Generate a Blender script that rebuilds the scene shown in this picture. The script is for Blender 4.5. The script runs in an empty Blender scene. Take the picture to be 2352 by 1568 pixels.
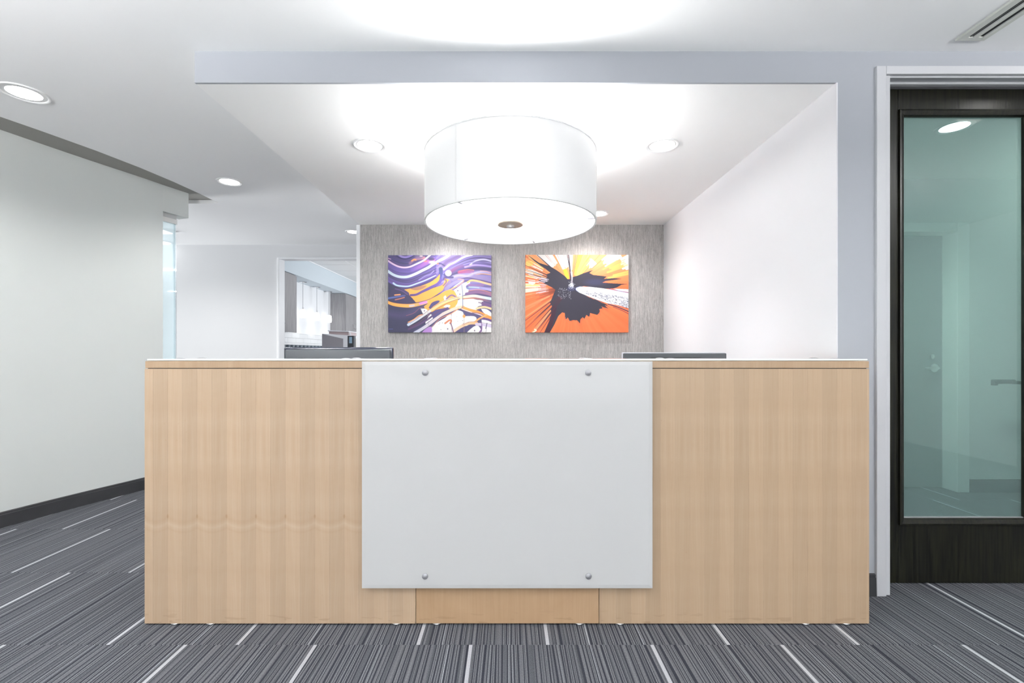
import bpy, bmesh, math, random
import numpy as np
from mathutils import Vector, Matrix
R = math.radians
random.seed(7)
SC = bpy.context.scene
COL = SC.collection

# ------------------------------------------------------------------ camera, world, big lights, exposure
H = 1.14                                   # eye height
cam_data = bpy.data.cameras.new('camera')
cam = bpy.data.objects.new('camera', cam_data)
COL.objects.link(cam)
cam.location = (0, 0, H)
cam.rotation_euler = (R(90), 0, 0)
cam_data.sensor_width = 36
cam_data.lens = 1080 * 36 / 2352
cam_data.shift_x = 9 / 2352
cam_data.shift_y = 25 / 2352
cam_data.clip_start = 0.02
SC.camera = cam

SC.view_settings.view_transform = 'Standard'
SC.view_settings.look = 'None'
SC.view_settings.gamma = 1
SC.view_settings.use_curve_mapping = False
SC.view_settings.exposure = 0.84
SC.cycles.max_bounces = 12
SC.cycles.diffuse_bounces = 8
SC.cycles.glossy_bounces = 4
SC.cycles.transmission_bounces = 6
SC.cycles.transparent_max_bounces = 8
SC.cycles.sample_clamp_indirect = 6
SC.cycles.caustics_reflective = False
SC.cycles.caustics_refractive = False

world = bpy.data.worlds.new('daylight')
SC.world = world
world.use_nodes = True
world.node_tree.nodes['Background'].inputs[0].default_value = (0.92, 0.96, 1, 1)
world.node_tree.nodes['Background'].inputs[1].default_value = 1.2


def area(name, loc, sx, sy, power, rot=(0, 0, 0), color=(1, 1, 1), shape='RECTANGLE', parent=None):
    L = bpy.data.lights.new(name, 'AREA')
    L.shape = shape
    L.size = sx
    L.size_y = sy
    L.energy = power
    L.color = color
    o = bpy.data.objects.new(name, L)
    COL.objects.link(o)
    o.location = loc
    o.rotation_euler = rot
    if parent:
        o.parent = parent
    return o


# added fill at an unseen lobby window, far behind the camera
W_FILL, W_DOWN, W_DRUM_UP, W_DRUM_DOWN, W_KITCHEN, W_HALL, W_SIDE, W_LOBBY = 54, 21, 38, 15, 50, 270, 125, 86
area('lobby_fill', (0, -4.35, 1.45), 7.6, 2.2, W_FILL, (R(90), 0, 0), (0.975, 0.985, 1.0))
area('kitchen_fill', (-0.15, 9.0, 1.35), 3.6, 2.0, W_KITCHEN, (R(90), 0, R(90)), (0.96, 0.98, 1.0))  # added fill for kitchen ceiling and cabinets, no window stands here
area('passage_fill', (-9.0, 5.35, 1.35), 1.5, 2.1, W_HALL, (R(90), 0, R(-90)), (0.97, 0.99, 1.0))  # added fill to brighten the corridor ceiling from the west
area('passage_light', (-6.3, 9.0, 2.5), 2.5, 3.0, 45, (0, 0, 0), (0.93, 0.98, 1.0))


# ------------------------------------------------------------------ materials
def new_mat(name):
    m = bpy.data.materials.new(name)
    m.use_nodes = True
    nt = m.node_tree
    b = nt.nodes['Principled BSDF']
    return m, nt, b


def N(nt, t, **kw):
    n = nt.nodes.new(t)
    for k, v in kw.items():
        setattr(n, k, v)
    return n


def lin(c):
    c = [x / 255 for x in c]
    return tuple((x / 12.92 if x <= .04045 else ((x + .055) / 1.055) ** 2.4) for x in c) + (1,)


def plain(name, col, rough=.5, metal=0, spec=.5, bump=0, bscale=200, coat=0, var=0.0):
    m, nt, b = new_mat(name)
    c = tuple(col) + ((1,) if len(col) == 3 else ())
    b.inputs['Base Color'].default_value = c
    b.inputs['Roughness'].default_value = rough
    b.inputs['Metallic'].default_value = metal
    b.inputs['Specular IOR Level'].default_value = spec
    b.inputs['Coat Weight'].default_value = coat
    b.inputs['Coat Roughness'].default_value = .06
    tc = N(nt, 'ShaderNodeTexCoord')
    no = N(nt, 'ShaderNodeTexNoise')
    no.inputs['Scale'].default_value = bscale
    no.inputs['Detail'].default_value = 3
    nt.links.new(tc.outputs['Object'], no.inputs['Vector'])
    if bump:
        bp = N(nt, 'ShaderNodeBump')
        bp.inputs['Strength'].default_value = bump
        bp.inputs['Distance'].default_value = .002
        nt.links.new(no.outputs[0], bp.inputs['Height'])
        nt.links.new(bp.outputs[0], b.inputs['Normal'])
    if var:
        mx = N(nt, 'ShaderNodeMix', data_type='RGBA')
        mx.inputs[6].default_value = tuple(x * (1 - var) for x in c[:3]) + (1,)
        mx.inputs[7].default_value = tuple(min(1, x * (1 + var)) for x in c[:3]) + (1,)
        nt.links.new(no.outputs[0], mx.inputs[0])
        nt.links.new(mx.outputs[2], b.inputs['Base Color'])
    return m


def emit(name, col, s):
    m, nt, b = new_mat(name)
    b.inputs['Base Color'].default_value = (.8, .8, .8, 1)
    b.inputs['Emission Color'].default_value = tuple(col) + (1,)
    b.inputs['Emission Strength'].default_value = s
    return m


M = {}
M['ceiling'] = plain('ceiling_paint', (.93, .93, .935), .9, bump=.06, bscale=300, spec=.2)
M['soffit'] = plain('soffit_paint', (.975, .97, .965), .9, bump=.05, bscale=300, spec=.2)
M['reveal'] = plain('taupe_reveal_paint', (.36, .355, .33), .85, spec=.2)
M['white_wall'] = plain('white_wall_paint', (.72, .715, .735), .85, bump=.08, bscale=260, spec=.2)
M['grey_wall'] = plain('blue_grey_wall_paint', (.365, .38, .41), .85, bump=.08, bscale=260, spec=.2)
M['left_wall'] = plain('pale_sage_wall_paint', (.655, .685, .668), .8, bump=.1, bscale=240, spec=.25)
M['back_wall'] = plain('pale_grey_wall_paint', (.73, .735, .75), .85, bump=.06, bscale=260, spec=.2)
M['lobby_wall'] = plain('lobby_wall_paint', (.7, .7, .7), .9)
M['trim_white'] = plain('white_trim_enamel', (.53, .535, .555), .35, spec=.5)
M['bright_trim'] = plain('bright_white_trim', (.86, .87, .89), .4)
M['baseboard'] = plain('black_vinyl_base', (.036, .037, .04), .33, var=.25, bscale=9)
M['white_metal'] = plain('white_powder_coat', (.8, .8, .78), .45)
M['vent_paint'] = plain('grey_vent_enamel', (.66, .665, .62), .4)
M['dark_slot'] = plain('dark_slot', (.01, .01, .011), .7)
M['slot_grey'] = plain('slot_blade_grey', (.16, .16, .16), .4, metal=.4)
M['steel'] = plain('brushed_steel', (.72, .72, .73), .28, metal=1)
M['chrome'] = plain('chrome', (.8, .8, .82), .15, metal=1)
M['satin'] = plain('satin_aluminium', (.36, .36, .38), .45, metal=.5, var=.06, bscale=60)
M['nickel'] = plain('brushed_nickel', (.62, .52, .43), .35, metal=.9, var=.12, bscale=25)
M['monitor_back'] = plain('charcoal_monitor_plastic', (.05, .057, .068), .42, bump=.1, bscale=700)
M['monitor_back2'] = plain('dark_grey_monitor_plastic', (.038, .044, .052), .5, bump=.1, bscale=700)
M['monitor_rim'] = plain('glossy_navy_black_rim', (.012, .016, .035), .1, coat=.6)
M['silver_rim'] = plain('silver_grey_rim', (.45, .45, .5), .35)
M['screen'] = plain('dark_screen', (.01, .01, .012), .1)
M['pale_glass'] = None


def glass(name, tint, haze, hazefac, spec_rough=.03, gl=.08):
    m, nt, b = new_mat(name)
    nt.nodes.remove(b)
    out = nt.nodes['Material Output']
    tr = N(nt, 'ShaderNodeBsdfTransparent')
    tr.inputs[0].default_value = tint + (1,)
    df = N(nt, 'ShaderNodeBsdfDiffuse')
    df.inputs[0].default_value = haze + (1,)
    tl = N(nt, 'ShaderNodeBsdfTranslucent')
    tl.inputs[0].default_value = haze + (1,)
    mh = N(nt, 'ShaderNodeMixShader')
    mh.inputs[0].default_value = .5
    nt.links.new(df.outputs[0], mh.inputs[1])
    nt.links.new(tl.outputs[0], mh.inputs[2])
    m1 = N(nt, 'ShaderNodeMixShader')
    m1.inputs[0].default_value = hazefac
    nt.links.new(tr.outputs[0], m1.inputs[1])
    nt.links.new(mh.outputs[0], m1.inputs[2])
    gs = N(nt, 'ShaderNodeBsdfGlossy')
    gs.inputs['Roughness'].default_value = spec_rough
    fr = N(nt, 'ShaderNodeFresnel')
    gb = N(nt, 'ShaderNodeNewGeometry')              # same reflectance when the ray leaves the pane
    mi = N(nt, 'ShaderNodeMath', operation='MULTIPLY_ADD')
    mi.inputs[1].default_value = -.8333
    mi.inputs[2].default_value = 1.5
    nt.links.new(gb.outputs['Backfacing'], mi.inputs[0])
    nt.links.new(mi.outputs[0], fr.inputs[0])
    m2 = N(nt, 'ShaderNodeMixShader')
    nt.links.new(fr.outputs[0], m2.inputs[0])
    nt.links.new(m1.outputs[0], m2.inputs[1])
    nt.links.new(gs.outputs[0], m2.inputs[2])
    nt.links.new(m2.outputs[0], out.inputs[0])
    return m


M['door_glass'] = glass('sea_green_filmed_glass', (.62, .78, .76), (.44, .56, .56), .26)
M['side_glass'] = glass('pale_blue_glass', (.90, .955, .975), (.80, .87, .89), .35)
M['window_glass'] = glass('clear_window_glass', (.95, .97, .97), (.9, .9, .9), .02)
M['counter_glass'] = plain('pale_green_counter_glass', (.86, .93, .90), .06, coat=.8)
M['white_glass'] = plain('back_painted_white_glass', (.55, .55, .548), .33, coat=.4, spec=.3)


def wood_mat(name, light, dark, figure=1.0, world_coords=False, tone_attr=True):
    """maple veneer: UV u runs from the knot side of a leaf, v is the height"""
    m, nt, b = new_mat(name)
    L = nt.links.new
    if world_coords:
        tc = N(nt, 'ShaderNodeTexCoord')
        src = tc.outputs['Object']
        sep = N(nt, 'ShaderNodeSeparateXYZ')
        L(src, sep.inputs[0])
        u, v = sep.outputs[0], sep.outputs[2]
    else:
        uv = N(nt, 'ShaderNodeUVMap')
        sep = N(nt, 'ShaderNodeSeparateXYZ')
        L(uv.outputs[0], sep.inputs[0])
        u, v = sep.outputs[0], sep.outputs[1]

    def mth(op, a, c=None, clamp=False):
        n = N(nt, 'ShaderNodeMath', operation=op, use_clamp=clamp)
        for i, x in enumerate((a, c)):
            if x is None:
                continue
            if isinstance(x, (int, float)):
                n.inputs[i].default_value = x
            else:
                L(x, n.inputs[i])
        return n.outputs[0]
    # slow bow of the grain
    cmb0 = N(nt, 'ShaderNodeCombineXYZ')
    L(mth('MULTIPLY', u, 9), cmb0.inputs[0]); L(mth('MULTIPLY', v, 1.3), cmb0.inputs[1])
    n0 = N(nt, 'ShaderNodeTexNoise'); n0.inputs['Scale'].default_value = 1.6; n0.inputs['Detail'].default_value = 2
    L(cmb0.outputs[0], n0.inputs['Vector'])
    warp = mth('MULTIPLY', mth('SUBTRACT', n0.outputs[0], .5), .035)
    uw = mth('ADD', u, warp)
    cmb = N(nt, 'ShaderNodeCombineXYZ')
    L(mth('MULTIPLY', uw, 330), cmb.inputs[0]); L(mth('MULTIPLY', v, 3.2), cmb.inputs[1])
    n1 = N(nt, 'ShaderNodeTexNoise'); n1.inputs['Scale'].default_value = 1; n1.inputs['Detail'].default_value = 5
    L(cmb.outputs[0], n1.inputs['Vector'])
    cmb2 = N(nt, 'ShaderNodeCombineXYZ')
    L(mth('MULTIPLY', uw, 48), cmb2.inputs[0]); L(mth('MULTIPLY', v, 1.1), cmb2.inputs[1])
    n2 = N(nt, 'ShaderNodeTexNoise'); n2.inputs['Scale'].default_value = 1; n2.inputs['Detail'].default_value = 3
    L(cmb2.outputs[0], n2.inputs['Vector'])
    g = mth('ADD', mth('MULTIPLY', n1.outputs[0], .45), mth('ADD', mth('MULTIPLY', n2.outputs[0], .30), .125))
    # broad cross figure, repeated in every leaf at the same height
    cmb3 = N(nt, 'ShaderNodeCombineXYZ')
    tu = mth('ABSOLUTE', mth('DIVIDE', u, .0615))
    sag = mth('MULTIPLY', mth('MULTIPLY', tu, mth('SUBTRACT', 2, tu)), .019 * figure)
    vs = mth('ADD', v, sag)
    L(mth('MULTIPLY', u, 4), cmb3.inputs[0]); L(mth('MULTIPLY', vs, 9), cmb3.inputs[1])
    n3 = N(nt, 'ShaderNodeTexNoise'); n3.inputs['Scale'].default_value = 1; n3.inputs['Detail'].default_value = 2
    L(cmb3.outputs[0], n3.inputs['Vector'])
    g = mth('ADD', g, mth('MULTIPLY', mth('SUBTRACT', n3.outputs[0], .5), .35))
    if figure >= 1:
        # scalloped ripple band below the knots (z about 0.40 to 0.46)
        for zc, wd, am in ((.420, .010, .17), (.378, .005, .14), (.398, .006, -.16)):
            d = mth('DIVIDE', mth('SUBTRACT', vs, zc + .03), wd)
            bell = mth('POWER', 2.718, mth('MULTIPLY', mth('MULTIPLY', d, d), -1.0))
            g = mth('ADD', g, mth('MULTIPLY', bell, -am * .6))
        # knot at the seam
        du = mth('DIVIDE', u, .0035); dv = mth('DIVIDE', mth('SUBTRACT', v, .456), .006)
        kn = mth('POWER', 2.718, mth('MULTIPLY', mth('ADD', mth('MULTIPLY', du, du), mth('MULTIPLY', dv, dv)), -1.0))
        g = mth('SUBTRACT', g, mth('MULTIPLY', kn, .6))
    # small mineral flecks
    vo = N(nt, 'ShaderNodeTexVoronoi'); vo.inputs['Scale'].default_value = 1
    cmb4 = N(nt, 'ShaderNodeCombineXYZ')
    oi = N(nt, 'ShaderNodeObjectInfo')
    L(mth('ADD', mth('MULTIPLY', u, 60), mth('MULTIPLY', oi.outputs['Random'], 40)), cmb4.inputs[0]); L(mth('MULTIPLY', v, 9), cmb4.inputs[1])
    L(cmb4.outputs[0], vo.inputs['Vector'])
    fl = mth('LESS_THAN', vo.outputs['Distance'], .035)
    g = mth('SUBTRACT', g, mth('MULTIPLY', fl, .45))
    ramp = N(nt, 'ShaderNodeValToRGB')
    ramp.color_ramp.elements[0].position = .1; ramp.color_ramp.elements[0].color = dark
    ramp.color_ramp.elements[1].position = .75; ramp.color_ramp.elements[1].color = light
    L(g, ramp.inputs[0])
    # grime and scuffs low down on the front: wear that belongs to the board
    geo = N(nt, 'ShaderNodeTexCoord')
    sp2 = N(nt, 'ShaderNodeSeparateXYZ'); geon = N(nt, 'ShaderNodeNewGeometry'); L(geon.outputs['Position'], sp2.inputs[0])
    cm5 = N(nt, 'ShaderNodeCombineXYZ')
    L(mth('MULTIPLY', sp2.outputs[0], 9), cm5.inputs[0]); L(mth('MULTIPLY', sp2.outputs[2], 55), cm5.inputs[1])
    n5 = N(nt, 'ShaderNodeTexNoise'); n5.inputs['Scale'].default_value = 1; n5.inputs['Detail'].default_value = 6
    L(cm5.outputs[0], n5.inputs['Vector'])
    low = mth('SUBTRACT', 1, mth('DIVIDE', sp2.outputs[2], .07), clamp=True)
    scuff = mth('MULTIPLY', mth('GREATER_THAN', n5.outputs[0], .60), mth('MULTIPLY', low, .35))
    dk = N(nt, 'ShaderNodeMix', data_type='RGBA', blend_type='MULTIPLY')
    dk.inputs[7].default_value = (.45, .38, .32, 1)
    L(scuff, dk.inputs[0]); L(ramp.outputs[0], dk.inputs[6])
    # tone of the leaf
    at = N(nt, 'ShaderNodeAttribute'); at.attribute_type = 'OBJECT'; at.attribute_name = 'tone'
    hs = N(nt, 'ShaderNodeHueSaturation')
    if tone_attr:
        L(mth('ADD', .70, mth('MULTIPLY', at.outputs['Fac'], .17)), hs.inputs['Value'])
    else:
        hs.inputs['Value'].default_value = .79
    L(dk.outputs[2], hs.inputs['Color'])
    L(hs.outputs[0], b.inputs['Base Color'])
    b.inputs['Roughness'].default_value = .38
    b.inputs['Specular IOR Level'].default_value = .35
    return m


M['maple'] = wood_mat('maple_veneer', lin((204, 181, 156)), lin((183, 152, 121)), 1.0)
M['maple_right'] = wood_mat('maple_veneer_straight', lin((198, 174, 147)), lin((179, 149, 118)), .3)
M['maple_edge'] = wood_mat('maple_edge_band', lin((192, 166, 138)), lin((172, 141, 110)), .3, True, False)
M['maple_mid'] = wood_mat('maple_plain_sawn', lin((198, 167, 134)), lin((172, 137, 102)), .5, True, False)


def dark_wood():
    m, nt, b = new_mat('ebonised_door_wood')
    tc = N(nt, 'ShaderNodeTexCoord')
    mp = N(nt, 'ShaderNodeMapping'); mp.inputs['Scale'].default_value = (90, 90, 5)
    no = N(nt, 'ShaderNodeTexNoise'); no.inputs['Detail'].default_value = 6; no.inputs['Scale'].default_value = 1
    nt.links.new(tc.outputs['Object'], mp.inputs[0]); nt.links.new(mp.outputs[0], no.inputs['Vector'])
    rp = N(nt, 'ShaderNodeValToRGB')
    rp.color_ramp.elements[0].position = .35; rp.color_ramp.elements[0].color = (.0035, .0035, .003, 1)
    rp.color_ramp.elements[1].position = .75; rp.color_ramp.elements[1].color = (.016, .016, .009, 1)
    nt.links.new(no.outputs[0], rp.inputs[0]); nt.links.new(rp.outputs[0], b.inputs['Base Color'])
    bp = N(nt, 'ShaderNodeBump'); bp.inputs['Strength'].default_value = .25; bp.inputs['Distance'].default_value = .002
    nt.links.new(no.outputs[0], bp.inputs['Height']); nt.links.new(bp.outputs[0], b.inputs['Normal'])
    b.inputs['Roughness'].default_value = .30
    b.inputs['Specular IOR Level'].default_value = .33
    return m


M['door_wood'] = dark_wood()


def carpet():
    m, nt, b = new_mat('striped_carpet_tile')
    L = nt.links.new
    tc = N(nt, 'ShaderNodeTexCoord'); sep = N(nt, 'ShaderNodeSeparateXYZ'); L(tc.outputs['Object'], sep.inputs[0])
    oi = N(nt, 'ShaderNodeObjectInfo')

    def mth(op, a, c=None, clamp=False):
        n = N(nt, 'ShaderNodeMath', operation=op, use_clamp=clamp)
        for i, x in enumerate((a, c)):
            if x is None:
                continue
            if isinstance(x, (int, float)):
                n.inputs[i].default_value = x
            else:
                L(x, n.inputs[i])
        return n.outputs[0]
    X, Y = sep.outputs[0], sep.outputs[1]
    rnd = mth('MULTIPLY', oi.outputs['Random'], 37.0)

    def lines(fx, fy, sc, det, off):
        c = N(nt, 'ShaderNodeCombineXYZ')
        L(mth('ADD', mth('MULTIPLY', X, fx), mth('ADD', rnd, off)), c.inputs[0])
        L(mth('MULTIPLY', Y, fy), c.inputs[1])
        n = N(nt, 'ShaderNodeTexNoise'); n.inputs['Scale'].default_value = sc; n.inputs['Detail'].default_value = det
        n.inputs['Roughness'].default_value = .6
        L(c.outputs[0], n.inputs['Vector'])
        return n.outputs[0]
    wob = lines(16, .35, 1, 1, 3)
    ph = mth('ADD', mth('ADD', mth('MULTIPLY', X, 50), mth('MULTIPLY', wob, 2.6)), rnd)
    f = mth('FRACT', ph)
    wn = N(nt, 'ShaderNodeTexWhiteNoise', noise_dimensions='1D')
    L(mth('FLOOR', ph), wn.inputs['W'])
    wn2 = N(nt, 'ShaderNodeTexWhiteNoise', noise_dimensions='1D')
    L(mth('FLOOR', mth('MULTIPLY', ph, 5.0)), wn2.inputs['W'])
    rp = N(nt, 'ShaderNodeValToRGB'); e = rp.color_ramp.elements
    e[0].position = 0; e[0].color = (.075, .08, .092, 1)
    e[1].position = 1; e[1].color = (.38, .40, .43, 1)
    for p, c in ((.45, (.15, .156, .172, 1)), (.82, (.20, .208, .226, 1))):
        x = e.new(p); x.color = c
    tone_v = mth('ADD', mth('MULTIPLY', wn.outputs['Value'], .45), mth('MULTIPLY', wn2.outputs['Value'], .55))
    L(tone_v, rp.inputs[0])
    # dark rows between the bands: wide on some, thin on others
    wd_ = mth('ADD', .17, mth('MULTIPLY', wn.outputs['Value'], .22))
    d1_ = mth('LESS_THAN', f, wd_)
    d2_ = mth('MULTIPLY', mth('LESS_THAN', mth('ABSOLUTE', mth('SUBTRACT', f, .66)), .06), mth('GREATER_THAN', wn.outputs['Value'], .35))
    dk_ = mth('MAXIMUM', d1_, d2_)
    v = mth('SUBTRACT', 1, mth('MULTIPLY', dk_, .8))
    dmx = N(nt, 'ShaderNodeMix', data_type='RGBA'); dmx.inputs[7].default_value = (.028, .03, .042, 1)
    L(mth('MULTIPLY', dk_, .92), dmx.inputs[0]); L(rp.outputs[0], dmx.inputs[6])
    # loops of the yarn
    yarn = lines(420, 190, 1, 2, 0)
    yv = mth('ADD', .14, mth('MULTIPLY', yarn, 1.2))
    mul = N(nt, 'ShaderNodeMix', data_type='RGBA', blend_type='MULTIPLY'); mul.inputs[0].default_value = 1
    cy = N(nt, 'ShaderNodeCombineXYZ'); L(yv, cy.inputs[0]); L(yv, cy.inputs[1]); L(yv, cy.inputs[2])
    L(dmx.outputs[2], mul.inputs[6]); L(cy.outputs[0], mul.inputs[7])
    # odd warm flecks
    fk = mth('GREATER_THAN', lines(300, 160, 1, 1, 90), .79)
    mf = N(nt, 'ShaderNodeMix', data_type='RGBA'); mf.inputs[7].default_value = (.36, .32, .26, 1)
    L(mth('MULTIPLY', fk, .7), mf.inputs[0]); L(mul.outputs[2], mf.inputs[6])
    # the one pale accent line of each tile
    acc = mth('LESS_THAN', mth('ABSOLUTE', mth('SUBTRACT', X, .05)), .0068)
    ma = N(nt, 'ShaderNodeMix', data_type='RGBA')
    cy2 = N(nt, 'ShaderNodeMix', data_type='RGBA', blend_type='MULTIPLY'); cy2.inputs[0].default_value = .6
    cy2.inputs[6].default_value = (.47, .475, .51, 1); L(cy.outputs[0], cy2.inputs[7])
    L(acc, ma.inputs[0]); L(mf.outputs[2], ma.inputs[6]); L(cy2.outputs[2], ma.inputs[7])
    L(ma.outputs[2], b.inputs['Base Color'])
    bp = N(nt, 'ShaderNodeBump'); bp.inputs['Strength'].default_value = .5; bp.inputs['Distance'].default_value = .002
    L(v, bp.inputs['Height']); L(bp.outputs[0], b.inputs['Normal'])
    b.inputs['Roughness'].default_value = .95
    b.inputs['Specular IOR Level'].default_value = .1
    return m


M['carpet'] = carpet()


def wallpaper():
    m, nt, b = new_mat('grey_strie_wallpaper')
    L = nt.links.new
    tc = N(nt, 'ShaderNodeTexCoord')
    outs = []
    for sc_, det in (((420, 1, 34), 4), ((130, 1, 10), 2), ((900, 1, 120), 2)):
        mp = N(nt, 'ShaderNodeMapping'); mp.inputs['Scale'].default_value = sc_
        no = N(nt, 'ShaderNodeTexNoise'); no.inputs['Scale'].default_value = 1; no.inputs['Detail'].default_value = det
        L(tc.outputs['Object'], mp.inputs[0]); L(mp.outputs[0], no.inputs['Vector'])
        outs.append(no.outputs[0])
    a = N(nt, 'ShaderNodeMath', operation='ADD'); L(outs[0], a.inputs[0]); L(outs[1], a.inputs[1])
    a2 = N(nt, 'ShaderNodeMath', operation='ADD'); L(a.outputs[0], a2.inputs[0]); L(outs[2], a2.inputs[1])
    d = N(nt, 'ShaderNodeMath', operation='DIVIDE'); L(a2.outputs[0], d.inputs[0]); d.inputs[1].default_value = 3
    rp = N(nt, 'ShaderNodeValToRGB')
    rp.color_ramp.elements[0].position = .36; rp.color_ramp.elements[0].color = lin((138, 134, 131))
    rp.color_ramp.elements[1].position = .64; rp.color_ramp.elements[1].color = lin((202, 199, 197))
    L(d.outputs[0], rp.inputs[0]); L(rp.outputs[0], b.inputs['Base Color'])
    bp = N(nt, 'ShaderNodeBump'); bp.inputs['Strength'].default_value = .2; bp.inputs['Distance'].default_value = .001
    L(d.outputs[0], bp.inputs['Height']); L(bp.outputs[0], b.inputs['Normal'])
    b.inputs['Roughness'].default_value = .45
    b.inputs['Specular IOR Level'].default_value = .4
    return m


M['wallpaper'] = wallpaper()


def streak(name, c0, c1, sx, sz, rough=.4):
    m, nt, b = new_mat(name)
    tc = N(nt, 'ShaderNodeTexCoord')
    mp = N(nt, 'ShaderNodeMapping'); mp.inputs['Scale'].default_value = (sx, sx, sz)
    no = N(nt, 'ShaderNodeTexNoise'); no.inputs['Scale'].default_value = 1; no.inputs['Detail'].default_value = 4
    nt.links.new(tc.outputs['Object'], mp.inputs[0]); nt.links.new(mp.outputs[0], no.inputs['Vector'])
    rp = N(nt, 'ShaderNodeValToRGB')
    rp.color_ramp.elements[0].position = .3; rp.color_ramp.elements[0].color = tuple(c0) + (1,)
    rp.color_ramp.elements[1].position = .7; rp.color_ramp.elements[1].color = tuple(c1) + (1,)
    nt.links.new(no.outputs[0], rp.inputs[0]); nt.links.new(rp.outputs[0], b.inputs['Base Color'])
    b.inputs['Roughness'].default_value = rough
    return m


M['cabinet'] = streak('grey_oak_laminate', (.26, .25, .26), (.42, .41, .42), 90, 3)
M['lamp_fabric'] = None


def fabric_lamp(name, strength, col=(1, .995, .98), base=(.8, .8, .8)):
    m, nt, b = new_mat(name)
    tc = N(nt, 'ShaderNodeTexCoord')
    no = N(nt, 'ShaderNodeTexNoise'); no.inputs['Scale'].default_value = 500
    nt.links.new(tc.outputs['Object'], no.inputs['Vector'])
    b.inputs['Base Color'].default_value = base + (1,)
    b.inputs['Roughness'].default_value = .9
    b.inputs['Emission Color'].default_value = tuple(col) + (1,)
    mt = N(nt, 'ShaderNodeMath', operation='MULTIPLY_ADD')
    mt.inputs[1].default_value = strength * .06; mt.inputs[2].default_value = strength * .97
    nt.links.new(no.outputs[0], mt.inputs[0]); nt.links.new(mt.outputs[0], b.inputs['Emission Strength'])
    return m


M['shade'] = fabric_lamp('lit_white_drum_fabric', .10, (.97, .98, 1.0), (.57, .57, .57))
M['diffuser'] = fabric_lamp('lit_acrylic_diffuser', 1.6, (.99, .995, 1.0))
M['shade_hem'] = plain('white_hem_tape', (.66, .66, .66), .8)
M['lens'] = emit('lit_downlight_lens', (1, .99, .97), 6)
M['lens_soft'] = emit('lit_passage_lens', (1, 1, 1), 2.2)
M['baffle'] = plain('white_baffle', (.85, .85, .85), .5)
M['pendant_glass'] = emit('lit_frosted_pendant_glass', (1, .98, .95), 1.6)
M['tile'] = plain('white_glazed_tile', (.8, .81, .82), .15)
M['grout'] = plain('grey_grout', (.55, .56, .58), .9)
M['ceiling_tile'] = plain('white_acoustic_tile', (.86, .86, .86), .95, var=.03, bscale=120)
M['grid_metal'] = plain('ceiling_grid_metal', (.55, .56, .56), .5)
M['bulkhead'] = plain('pale_blue_bulkhead_paint', (.62, .69, .74), .8)
M['kitchen_wall'] = plain('kitchen_white_wall', (.84, .85, .87), .8)
M['counter'] = plain('pale_kitchen_counter', (.7, .7, .7), .3)
M['copier_white'] = plain('copier_white_plastic', (.76, .77, .82), .4)
M['copier_grey'] = plain('copier_grey_plastic', (.27, .26, .29), .5)
M['dark_plastic'] = plain('dark_plastic', (.035, .04, .05), .35)
M['rose_plastic'] = plain('smoky_rose_plastic', (.45, .36, .37), .4)
M['cream'] = plain('cream_plastic', (.72, .71, .64), .5)
M['inner_door'] = plain('grey_door_paint', (.22, .24, .25), .45)
M['green_leaf'] = plain('green_plastic', (.05, .25, .07), .5)
M['pod'] = plain('blue_grey_pod', (.12, .15, .18), .3, var=.3, bscale=40)


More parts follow.
